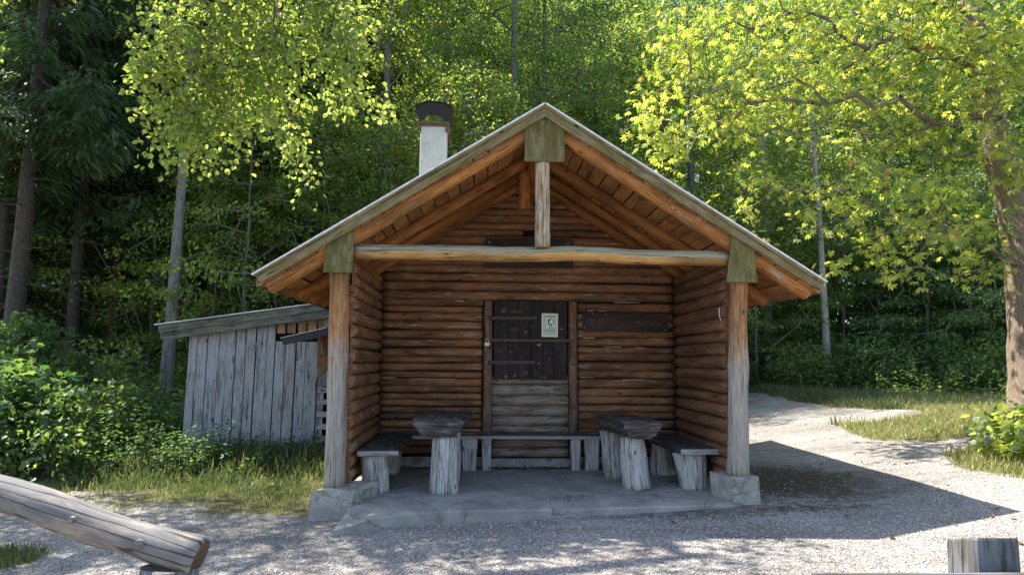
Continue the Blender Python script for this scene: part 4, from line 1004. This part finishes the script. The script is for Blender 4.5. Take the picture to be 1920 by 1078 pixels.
t_ = broadleaf('ash_right', 13, 2.2, 4.6, 130, 60, .125, 'leaf_forest', 'bark_pale', wand=.06, lean=(-.012, 0)); tree_obj('deciduous_tree', (9.75, 12.2, gzf(9.75, 12.2)), 'slender pale barked tree at the forest edge right of the roof', *t_)
t_ = broadleaf('ash_right2', 17, 3, 6.5, 170, 60, .20, 'leaf_forest', 'bark_pale', wand=.07); tree_obj('deciduous_tree', (9.9, 16.6, gzf(9.9, 16.6)), 'pale trunk deep in shade just right of the shelter eave', *t_)
# forest masses
for x, y, k in ((-11.4, 10.4, 'S'), (-13.5, 11.5, 'W'), (-11.6, 12.6, 'T'), (-14.2, 14.5, 'S'), (-7.4, 15.4, 'T'), (-9.6, 16.2, 'S'), (-12.2, 16.5, 'T'), (-16.2, 12.8, 'W'), (-16.8, 16.5, 'S'), (-6.2, 18.3, 'T'), (-8.4, 19.6, 'T'), (-11.0, 19.8, 'S'), (-13.8, 19.4, 'T'), (-18.8, 20, 'S'), (-16.5, 21.6, 'T'), (-9.8, 23.5, 'S'), (-12.6, 24, 'T'), (-15.6, 26, 'T'), (-19.5, 25.5, 'S'), (-7.6, 25.4, 'T'), (-22.5, 23, 'S'), (-21, 17, 'W'), (-10.6, 14.2, 'T'), (-13.0, 22, 'T')):
    put(k, x, y, 'dark spruce in the crowded spruce wood behind the woodshed', 'spruces of the left wood', s=R.uniform(.85, 1.1))
for x, y, k in ((-5.2, 10.8, 'U'), (-6.6, 9.6, 'U'), (-3.4, 10.6, 'U'), (-1.4, 10.9, 'U'), (.8, 11.2, 'U'), (3.0, 11.0, 'U'), (5.0, 12.6, 'U'), (-8.2, 11.2, 'U'), (-10.2, 12.0, 'U'), (-14.6, 12.4, 'U')):
    put(k, x, y, 'leafy young beech right behind the shelter', 'young beeches behind the shelter', s=R.uniform(.85, 1.2))
for x, y, k in ((7.6, 18.5, 'V'), (8.4, 14.2, 'U'), (11.2, 14.0, 'V'), (13.2, 12.8, 'V'), (15.6, 12.0, 'V'), (17.8, 11.2, 'V'), (12.4, 16, 'U'), (15.0, 15.2, 'V'), (18.5, 14.2, 'V'), (20.5, 12.6, 'V'), (9.6, 17.5, 'V'), (17, 18, 'U'), (22, 16, 'V'), (13.8, 14.2, 'V'), (10.4, 19.5, 'V'), (19.8, 18.5, 'V')):
    put(k, x, y, 'dark young tree on the right forest edge', 'young trees of the right forest edge', s=R.uniform(.8, 1.15))
for x, y, k in ((-1.9, 16.2, 'A'), (1.7, 18.0, 'B'), (4.4, 20.5, 'C'), (-5.8, 20, 'A'), (-2.6, 21, 'C'), (1.6, 20.5, 'B'), (6.2, 24.5, 'A'), (-.4, 25, 'B'), (8.4, 20.6, 'B'), (-4.6, 26.5, 'B')):
    put(k, x, y, 'tall beech above the shelter roof', 'beeches above the roof', s=R.uniform(.9, 1.1))
for x, y, k in ((12.6, 18.6, 'C'), (16, 20, 'B'), (19.4, 17.2, 'C'), (22.6, 20, 'B'), (12, 24, 'C'), (16.8, 25, 'B'), (21.4, 24.6, 'C'), (26, 18, 'B'), (27, 24, 'C'), (24.4, 14.2, 'C')):
    put(k, x, y, 'tall shaded tree behind the chestnut', 'tall trees of the right wood', s=R.uniform(.9, 1.1))
for x in range(-34, 42, 5):
    for y in (31, 37):
        put(R.choice('ABC') if x > -8 else R.choice('SAB'), x + R.uniform(-1.5, 1.5), y + R.uniform(-2, 2), 'distant tree in the depth of the forest seen between nearer ones', 'distant forest trees', s=R.uniform(1.0, 1.25))
# far wood closing the view
N_ = 60000
th = NR.uniform(-.95, 1.0, N_); rd = NR.uniform(44, 58, N_); C = np.stack([np.sin(th) * rd, np.cos(th) * rd, np.zeros(N_)], 1)
C[:, 2] = gz(C[:, 0], C[:, 1]) + 30 * NR.random(N_) ** 1.0 * (1 + .12 * np.sin(th * 23) + .1 * np.sin(th * 61))
n2 = 26000; th = NR.uniform(-.95, -.05, n2); rd = NR.uniform(33, 44, n2); C2 = np.stack([np.sin(th) * rd, np.cos(th) * rd, np.zeros(n2)], 1)
C2[:, 2] = gz(C2[:, 0], C2[:, 1]) + 7 * NR.random(n2) ** 1.3; C = np.concatenate([C, C2]); N_ += n2
fm = leaf_mesh('far_wood', C, NR.normal(0, 1, (N_, 3)) + [0, 0, -.5], NR.normal(0, .8, (N_, 3)) + [0, 0, 1.], NR.uniform(.45, .95, N_), 'maple', 'leaf_dark')
tag(link(bpy.data.objects.new('far_wood', fm)), 'dense far-off forest closing the view behind all trees', 'forest', kind='stuff')

# --- big chestnut on the right
CHB = [ ((2.88, 3.54, 7.29), 0.83, 0.73, 1.00, 1), ((3.98, 3.24, 7.06), 1.04, 0.93, 1.00, 1.5), ((5.29, 3.23, 7.0), 1.19, 1.08, 1.00, 1.5), ((6.54, 3.14, 6.9), 1.23, 1.12, 1.00, 1.5), ((7.68, 3.03, 6.78), 1.28, 1.28, 1.00, 1.5), ((2.65, 3.69, 5.88), 0.65, 0.60, 1.00, 0.9), ((3.54, 3.38, 5.88), 0.90, 0.60, 1.00, 1.2), ((4.75, 3.37, 6.0), 0.93, 0.62, 1.00, 1.2), ((6.05, 3.36, 5.74), 0.97, 0.65, 1.00, 1.0), ((2.75, 3.9, 5.22), 0.55, 0.28, 1.00, 0.35), ((4.21, 3.54, 4.62), 0.50, 0.45, 1.00, 0.35), ((3.88, 3.81, 4.11), 0.25, 0.35, 1.00, 0.12), ((5.27, 3.12, 4.16), 0.60, 0.55, 1.00, 0.55), ((6.3, 2.99, 4.51), 0.83, 0.68, 1.00, 0.9), ((7.07, 2.85, 5.2), 0.76, 0.76, 1.00, 0.8), ((7.67, 2.6, 4.51), 0.65, 0.97, 1.00, 0.8), ((5.61, 2.86, 3.36), 0.54, 0.29, 1.00, 0.35), ((6.26, 2.61, 3.71), 0.60, 0.40, 1.00, 0.5), ((7.04, 2.66, 3.73), 0.52, 0.52, 1.00, 0.45), ((6.0, 2.66, 3.07), 0.29, 0.18, 1.00, 0.12), ((7.41, 2.47, 3.19), 0.42, 0.31, 1.00, 0.2), ((3.61, 2.68, 8.25), 2.08, 0.73, 1.00, 1.3), ((5.99, 2.19, 8.01), 2.16, 0.86, 1.00, 1.6), ((8.88, 2.14, 6.39), 1.39, 1.74, 1.00, 1.2), ((9.18, 2.65, 4.38), 1.16, 1.16, 1.00, 0.8) ]
LIB = [ ((-4.31, 0.31, 5.38), 0.49, 0.57, 1.00, 1), ((-4.46, 0.53, 4.74), 0.36, 0.38, 1.00, 0.6), ((-4.51, 0.71, 4.21), 0.30, 0.24, 1.00, 0.35), ((-3.76, 0.52, 5.44), 0.57, 0.60, 1.00, 1.1), ((-3.88, 0.77, 4.79), 0.41, 0.34, 1.00, 0.6), ((-3.16, 0.66, 5.6), 0.57, 0.57, 1.00, 1), ((-3.25, 0.93, 4.94), 0.26, 0.41, 1.00, 0.4), ((-3.14, 1.03, 4.16), 0.18, 0.33, 1.00, 0.2), ((-2.59, 0.77, 5.67), 0.45, 0.49, 1.00, 0.7), ((-2.47, 0.95, 5.12), 0.21, 0.30, 1.00, 0.28), ((-2.2, 1.09, 4.91), 0.10, 0.09, 1.00, 0.07), ((-4.12, 0.86, 4.29), 0.34, 0.24, 1.00, 0.35) ]

def hero(nm, base, path, rad, blobs, ntot, per, leafkind, leafmat, size, ydepth, extra=(), rtip=.007, srad=.34, ndown=.5, flare=.35, barkm='bark_chestnut', flat=.35, limb_from=2.6, hang=(1, 1, 1)):
    W_ = sum(b[4] for b in blobs); T = []
    for c, rx, rz_, _, w_ in blobs: T.append(ellips(c, (rx, ydepth, rz_), max(3, int(ntot * w_ / W_))))
    for c, r_, k in extra: T.append(ellips(c, r_, k))
    T = np.concatenate(T); tk = []
    for a, b in zip(path, path[1:]):
        for i in range(5): tk.append(np.array(a) + (np.array(b) - np.array(a)) * i / 5)
    tk = [p for p in tk if p[2] > limb_from]
    e = grow(tk, T, rtip=rtip, step=.32, up=.06, exp=.47, rmax=.11, wander=.22)
    root = empty(nm[0], base, nm[1], 'tree'); bl = np.array(base)
    q = tube_path(path, rad, n=20, jit=.16, flare=flare); trk = q.build('trunk', barkm, root)
    lm = frust_mesh('limbs', e[0] - bl, e[1] - bl, e[2], e[3], barkm if False else 'twig_bark', 6); link(bpy.data.objects.new('limbs', lm), root)
    C, A, N, s_ = spray(e[4], e[5], per, srad, flat=flat, droop=.35, size=size, ndown=ndown, hang=hang)
    cm = leaf_mesh('crown', C - bl, A, N, s_, leafkind, leafmat); link(bpy.data.objects.new('crown', cm), root)
    return root
g0 = gzf(8.35, 3.1)
hero(('chestnut_tree', 'big horse chestnut with bright sunlit leaves and thick bark trunk at the right edge'), (8.35, 3.1, g0),
     [(8.35, 3.1, g0 - .3), (8.38, 3.1, 1.6), (8.36, 3.1, 2.9), (8.22, 3.1, 4.1), (7.98, 3.1, 5.2), (7.86, 3.1, 6.3), (7.7, 3.1, 7.8), (7.5, 3.2, 9.4)], [.44, .38, .33, .27, .21, .17, .13, .05],
     CHB, 450, 13, 'palm', 'leaf_chestnut', (.08, .138), .85, extra=(((6.6, 3.4, 9.2), (3.2, 2.2, 1.3), 90), ((7.3, 2.3, 6.4), (.8, .5, .9), 34), ((7.6, 2.2, 4.7), (.5, .4, .5), 8)), rtip=.0055, srad=.36, ndown=.6)
# --- linden reaching in from the left
g1 = gzf(-8.3, -1.3)
hero(('linden_tree', 'linden with hanging sunlit branches reaching in from the upper left'), (-8.3, -1.3, g1),
     [(-8.3, -1.3, g1 - .3), (-8.2, -1.2, 2.0), (-7.9, -1.0, 4.2), (-7.5, -.6, 6.6), (-6.4, -.1, 7.5), (-5.0, .3, 7.9), (-3.6, .5, 7.7)], [.34, .28, .25, .2, .15, .10, .04],
     [((c[0], c[1], c[2] + .14), a_, b_, q_, w_) for c, a_, b_, q_, w_ in LIB], 300, 24, 'round', 'leaf_linden', (.045, .085), .6, extra=(((-8.4, .7, 8.6), (2.6, 2.3, 1.5), 190), ((-9.6, 1.0, 6.2), (1.6, 1.9, 1.8), 190), ((-7.9, 1.5, 8.2), (2.1, 1.8, 1.2), 150), ((-9.5, 2.2, 7.2), (1.2, 1.6, 2.2), 200), ((-8.7, 2.7, 9.2), (2.0, 1.6, 1.2), 140), ((-3.6, .5, 6.9), (1.6, .8, .6), 70)), rtip=.004, srad=.24, ndown=.75, limb_from=5.6, hang=(.8, .8, 1.5))  # extra: unseen crown lobes, most added to shade the ground on the left

# --- shrubs
def shrub(H, Rr, ntip, per, mat, size, kind, srad=.22):
    T = ellips((0, 0, H * .55), (Rr, Rr, H * .45), ntip); T[:, 2] = np.maximum(T[:, 2], .08)
    tk = [np.array([R.uniform(-.15, .15) * Rr, R.uniform(-.15, .15) * Rr, z]) for z in (-.05, .0, .08, .15)]
    e = grow(tk, T, rtip=.003, step=.2, up=.05, exp=.5, rmax=.03)
    C, A, N, s_ = spray(e[4], e[5], per, srad, flat=.4, droop=.3, size=size, ndown=.5)
    return frust_mesh('stems', *e[:4], 'twig_bark', 5), leaf_mesh('leaves', C, A, N, s_, kind, mat)
def put_shrub(x, y, H, Rr, n, per, mat, size, kind, label, srad=.22, group=None, sink=.0):
    a, b = shrub(H, Rr, n, per, mat, size, kind, srad)
    r = empty('shrub', (x, y, gzf(x, y) - sink), label, 'shrub', group)
    link(bpy.data.objects.new('stems', a), r); link(bpy.data.objects.new('leaves', b), r); return r
put_shrub(-7.75, 2.9, 1.75, .85, 90, 20, 'leaf_shrub', (.10, .17), 'maple', 'broad leafy maple shrub, tallest in the thicket left of the woodshed')
put_shrub(-8.9, 3.3, 1.7, .9, 80, 20, 'leaf_shrub', (.09, .15), 'maple', 'leafy shrub cut by the left photo edge above the log rail')
put_shrub(-7.1, 4.1, 1.35, .8, 80, 22, 'leaf_forest', (.07, .12), 'kite', 'dark fine-leaved shrub between the maple shrub and the woodshed')
put_shrub(-6.2, 3.9, 1.05, .75, 80, 22, 'leaf_shrub', (.06, .10), 'kite', 'low green bramble against the left corner of the woodshed')
put_shrub(-8.2, 1.9, .95, .8, 80, 22, 'leaf_shrub', (.07, .12), 'kite', 'low dark shrub at the gravel edge behind the log rail')
put_shrub(-7.0, 2.5, .85, .7, 70, 20, 'leaf_forest', (.06, .11), 'kite', 'knee-high bushy weeds below the maple shrub')
put_shrub(-9.4, 5.6, 2.3, 1.2, 110, 20, 'leaf_shrub', (.10, .16), 'maple', 'tall shaded shrub below the thick leaning spruce trunk')
put_shrub(-8.1, 6.0, 1.9, 1.0, 90, 20, 'leaf_forest', (.08, .13), 'kite', 'shrub in deep shade at the foot of the slim grey trunk')
put_shrub(6.4, .85, .62, .62, 80, 16, 'leaf_linden', (.07, .13), 'round', 'low bright broad-leaved bush at the foot of the chestnut trunk', srad=.2)
i_ = 0
for x, y, H, Rr, lab in ((8.9, 11.7, 1.3, .9, 'bush at the foot of the slender pale tree'), (10.3, 11.3, 1.5, 1.0, None), (11.8, 10.9, 1.4, 1.1, None), (13.2, 10.2, 1.5, 1.1, None), (14.7, 9.4, 1.6, 1.2, None), (9.6, 13, 1.5, 1.0, None), (12.8, 11.9, 1.7, 1.1, None), (16.2, 8.6, 1.6, 1.2, None), (7.2, 13.2, 1.2, .9, None), (14.6, 11.2, 1.9, 1.2, None), (12.2, 7.2, .9, .8, 'leafy bush left of the chestnut trunk beyond the grass island')):
    put_shrub(x, y, H, Rr, 85, 20, 'leaf_shrub' if i_ % 3 else 'leaf_forest', (.08, .13), 'kite', lab or 'green shrub on the right forest edge', group=None if lab else 'shrubs along the right forest edge', srad=.28); i_ += 1

# --- grass and weeds
def scatter(n, x0, x1, y0, y1, dens):
    x = NR.uniform(x0, x1, n); y = NR.uniform(y0, y1, n); k = NR.random(n) < dens(x, y); return x[k], y[k]
def patchy(x, y): return .5 + .5 * np.sin(3.1 * x + 1.7 * y) * np.sin(2.3 * y - 1.9 * x + 2)
def off_bld(x, y): return ~((x > -2.5) & (x < 2.5) & (y > -.5) & (y < 5.3))
def off_shed(x, y): return ~((x > -5.6) & (x < -2.3) & (y > 3.45) & (y < 5.7))
def grass(nm, x, y, h, mat, label, wid=1.0, lean=.35):
    n = len(x); z = gz(x, y) - .01; A = np.stack([NR.normal(0, lean, n), NR.normal(0, lean, n), np.ones(n)], 1); N = unit(n) * [1, 1, .2]
    m_ = leaf_mesh(nm, np.stack([x, y, z], 1), A, N, h, 'blade', mat); return tag(link(bpy.data.objects.new(nm, m_)), label, 'grass', kind='stuff')
x, y = scatter(170000, -11, -2.3, -1.8, 5, lambda x, y: np.clip(veg(x, y) * 1.6 - .5, 0, 1) * (.2 + .8 * patchy(x, y)) * off_bld(x, y) * off_shed(x, y))
far_ = sst(.9, 2.4, sdist(x, y, P_LEFT)); grass('verge_grass', x, y, NR.uniform(.03, .09, len(x)) + far_ * NR.uniform(.02, .28, len(x)), 'grass_blade', 'shaded uneven grass on the verge before the woodshed')
x, y = scatter(30000, -7.5, -2.3, -1.8, 3, lambda x, y: (veg(x, y) > .12) * patchy(x * 2, y * 2) * off_bld(x, y) * .5)
grass('dry_verge_grass', x, y, NR.uniform(.02, .07, len(x)), 'grass_dry', 'short dry grass thinning out into the gravel on the left')
x, y = scatter(75000, 5, 13, 2.3, 8.2, lambda x, y: (y < 5.7 + .25 * (x - 7)) * (sdist(x, y, P_FAR) > -.35) * np.clip(veg(x, y) * 1.3 - .25, 0, 1) ** 1.5 * (.4 + .6 * patchy(x, y)))
grass('sunlit_grass', x, y, NR.uniform(.04, .17, len(x)), 'grass_dry', 'pale sunlit grass island in the gravel left of the chestnut')
x, y = scatter(50000, 5, 11, -1.5, 3.2, lambda x, y: (sdist(x, y, P_TREE) > -.3) * np.clip(veg(x, y) * 1.3 - .25, 0, 1) ** 1.5 * (.4 + .6 * patchy(x, y)))
grass('tree_foot_grass', x, y, NR.uniform(.05, .2, len(x)), 'grass_dry', 'grass round the foot of the chestnut and its bush')
x, y = scatter(190000, 2.5, 24, 5, 18, lambda x, y: (veg(x, y) > .4) * (y > 5.4 + .25 * (x - 7)) * (.3 + .7 * patchy(x * .6, y * .6)))
grass('far_verge_grass', x, y, NR.uniform(.08, .26, len(x)), 'grass_blade', 'green grass strip between the gravel road and the forest edge')
x, y = scatter(9000, -6.5, -3.5, -2.4, -.4, lambda x, y: (veg(x, y) > .3) * (y < -.5) * (x < -3.8))
grass('corner_grass', x, y, NR.uniform(.04, .13, len(x)), 'grass_blade', 'small dark grass tuft in the gravel at the lower left edge')
def weeds(nm, x, y, H, per, size, mat, label, kind='kite'):
    n = len(x); X = np.repeat(x, per); Y = np.repeat(y, per); hh = np.repeat(H, per) * NR.random(n * per) ** .8
    lx = np.repeat(NR.normal(0, .18, n), per) * hh; ly = np.repeat(NR.normal(0, .18, n), per) * hh
    a = NR.uniform(0, 2 * np.pi, n * per); A = np.stack([np.cos(a), np.sin(a), NR.normal(0, .35, n * per)], 1)
    C = np.stack([X + lx, Y + ly, gz(X, Y) + hh], 1) + A * .02
    m_ = leaf_mesh(nm, C, A, np.array([[0, 0, 1.]]) + NR.normal(0, .45, (n * per, 3)), NR.uniform(size[0], size[1], n * per), kind, mat)
    return tag(link(bpy.data.objects.new(nm, m_)), label, 'undergrowth', kind='stuff')
x, y = scatter(9000, -12, -2.6, .6, 3.4, lambda x, y: sst(.9, 2.3, sdist(x, y, P_LEFT) + .8 * (patchy(x, y) - .5)) * (.3 + .7 * (y > 1)) * off_shed(x, y) * np.where(x > -5.6, .16, .6))
weeds('nettle_bed', x, y, (.22 + .45 * sst(-3.0, -7.0, x)) * NR.uniform(.5, 1.5, len(x)), 16, (.04, .09), 'leaf_shrub', 'weeds and nettles growing up before the woodshed boards')
x, y = scatter(5200, -16, -5.6, 3.0, 13, lambda x, y: off_shed(x, y) * (y > 3.4) * (.3 + .7 * patchy(x * .7, y * .7)))
x3, y3 = scatter(42000, -6.6, -2.5, .9, 3.5, lambda x, y: sst(1.2, 3.3, y + 1.3 * (patchy(x * 1.3, y) - .5)) * (.15 + .85 * patchy(x, y)) * .8)
grass('tall_grass', x3, y3, NR.uniform(.05, .15, len(x3)) + .42 * sst(1.7, 3.3, y3) * NR.random(len(x3)) ** 1.5, 'grass_blade', 'tall seeding grass in front of the woodshed')
x3, y3 = scatter(9000, -6.6, -2.5, .6, 3.4, lambda x, y: patchy(x * 1.7 + 1, y * 1.4) ** 2)
x3, y3 = x3[::2], y3[::2]
grass('dry_tall_grass', x3, y3, NR.uniform(.03, .12, len(x3)) + .25 * sst(1.5, 3.2, y3) * NR.random(len(x3)), 'grass_dry', 'dry yellowish stalks among the grass before the woodshed', lean=.45)
x2, y2 = scatter(1500, -6.2, -2.7, 2.3, 3.5, lambda x, y: (y > 2.7 + .5 * (patchy(x, y) - .5)) * .35)
weeds('shed_weeds', x2, y2, NR.uniform(.15, .62, len(x2)) * (1 + .35 * (x2 < -4.3)), 18, (.03, .08), 'leaf_shrub', 'tall thin weeds standing against the woodshed boards', 'kite')
weeds('wood_undergrowth', x, y, NR.uniform(.3, 1.3, len(x)), 18, (.07, .14), 'leaf_forest', 'leafy undergrowth on the floor of the left wood')
x, y = scatter(8000, 2.8, 26, 8, 22, lambda x, y: sst(1.6, 3.2, sdist(x, y, P_FAR)) * (y > 9.5 - .25 * (x - 8)) * (.3 + .7 * patchy(x * .7, y * .7)))
weeds('edge_undergrowth', x, y, NR.uniform(.25, 1.0, len(x)), 18, (.07, .13), 'leaf_forest', 'leafy ground cover along the right forest edge')
x, y = scatter(6000, -5, 4, 6, 12, lambda x, y: (y > 6.5) * .4)
weeds('back_undergrowth', x, y, NR.uniform(.25, .9, len(x)), 12, (.07, .13), 'leaf_forest', 'undergrowth directly behind the shelter')
# debris at the plinth, fallen leaves, pebbles
n = 900; x = NR.uniform(-2.1, 2.1, n); y = 2.13 - np.abs(NR.normal(0, .05, n)); C = np.stack([x, y, .02 + NR.uniform(0, .05, n) * (2.2 - y)], 1)
m_ = leaf_mesh('leaf_litter', C, NR.normal(0, 1, (n, 3)) * [1, 1, .3], NR.normal(0, .5, (n, 3)) + [0, 0, 1], NR.uniform(.03, .06, n), 'kite', 'litter'); tag(link(bpy.data.objects.new('leaf_litter', m_)), 'brown dead leaves blown against the plinth under the back bench', 'leaf litter', kind='stuff')
n = 260; x = NR.uniform(-5, 9, n); y = NR.uniform(-3.2, 8, n); k = (np.hypot((x - 4.5) / 4.5, (y - 2) / 5) < 1) | (NR.random(n) < .2); k &= ~((abs(x) < 2.4) & (y > -.7) & (y < 5.4)); x, y = x[k], y[k]; n = len(x)
m_ = leaf_mesh('fallen_leaves', np.stack([x, y, gz(x, y) + .012], 1), NR.normal(0, 1, (n, 3)) * [1, 1, .15], NR.normal(0, .2, (n, 3)) + [0, 0, 1], NR.uniform(.03, .07, n), 'round', 'litter'); tag(link(bpy.data.objects.new('fallen_leaves', m_)), 'scattered brown fallen leaves on the gravel', 'leaves', kind='stuff')
def pebbles(nm, x, y, z, s_, mat, label):
    n = len(x); ico = np.array([(1, 0, 0), (-1, 0, 0), (0, 1, 0), (0, -1, 0), (0, 0, .7), (0, 0, -.7)]); F = np.array([(0, 2, 4), (2, 1, 4), (1, 3, 4), (3, 0, 4), (2, 0, 5), (1, 2, 5), (3, 1, 5), (0, 3, 5)])
    a = NR.uniform(0, 6.28, n); ca, sa = np.cos(a), np.sin(a); st = NR.uniform(.6, 1.3, (n, 3))
    V = ico[None] * st[:, None]; X = V[..., 0] * ca[:, None] - V[..., 1] * sa[:, None]; Y = V[..., 0] * sa[:, None] + V[..., 1] * ca[:, None]
    V = np.stack([X, Y, V[..., 2]], 2) * s_[:, None, None] + np.stack([x, y, z], 1)[:, None]
    lo = (np.arange(n)[:, None] * 6 + F.ravel()[None]).ravel(); m_ = np_mesh(nm, V.reshape(-1, 3), lo, np.arange(n * 8) * 3, np.full(n * 8, 3), mat, smooth=True)
    return tag(link(bpy.data.objects.new(nm, m_)), label, 'gravel', kind='stuff')
x, y = scatter(60000, -5.5, 7, -4.6, 2.5, lambda x, y: (veg(x, y) < .5) * off_bld(x, y) * np.clip(1.1 - (y + 4.6) / 9, .2, 1)); k = ~((x > -2.05) & (x < 2.15) & (y > -.45)) & ~((np.hypot((x - 3.2) / 1.5, (y - 1.2) / 1.8) < 1) & (NR.random(len(x)) < .85))
x, y = x[k], y[k]; pebbles('gravel_stones', x, y, gz(x, y) + .002, NR.uniform(.004, .014, len(x)) , 'pebble', 'loose pale and dark gravel stones lying on the yard')
n = 700; x = NR.uniform(-1.9, 2.0, n); y = NR.uniform(-.45, 1.9, n) - np.abs(NR.normal(0, .3, n)); k = y > (-.43 + .05 * x); x, y = x[k], y[k]
pebbles('slab_grit', x, y, np.full(len(x), .014), NR.uniform(.003, .007, len(x)), 'pebble_pale', 'small pale stones trodden onto the concrete floor')
x, y = scatter(2500, -2.0, 2.2, -.75, -.25, lambda x, y: (np.abs(y - (-.47 + .085 * x + .0)) < .035) * (np.sin(x * 4 + 1) + .3 > 0)); grass('slab_edge_moss', x, y, NR.uniform(.01, .03, len(x)), 'grass_blade', 'moss and tiny weeds along the front edge of the slab')

ORDW = ['leftmost', 'second from the left', 'third from the left', 'fourth from the left', 'fifth from the left', 'sixth from the left', 'seventh from the left', 'eighth from the left', 'eighth from the right', 'seventh from the right', 'sixth from the right', 'fifth from the right', 'fourth from the right', 'third from the right', 'second from the right', 'rightmost']
def number(group):
    L = sorted([o for o in S.objects if o.get('group') == group], key=lambda o: math.atan2(o.location.x + .667, o.location.y + 7.317)); n = len(L)
    for i, o in enumerate(L): o['label'] = o['label'] + ', ' + (ORDW[i] if i < (n + 1) // 2 else ORDW[len(ORDW) - (n - i)]) + ' of its row'
for g_ in ('young beeches behind the shelter', 'young trees of the right forest edge', 'shrubs along the right forest edge', 'beeches above the roof', 'tall trees of the right wood'): number(g_)
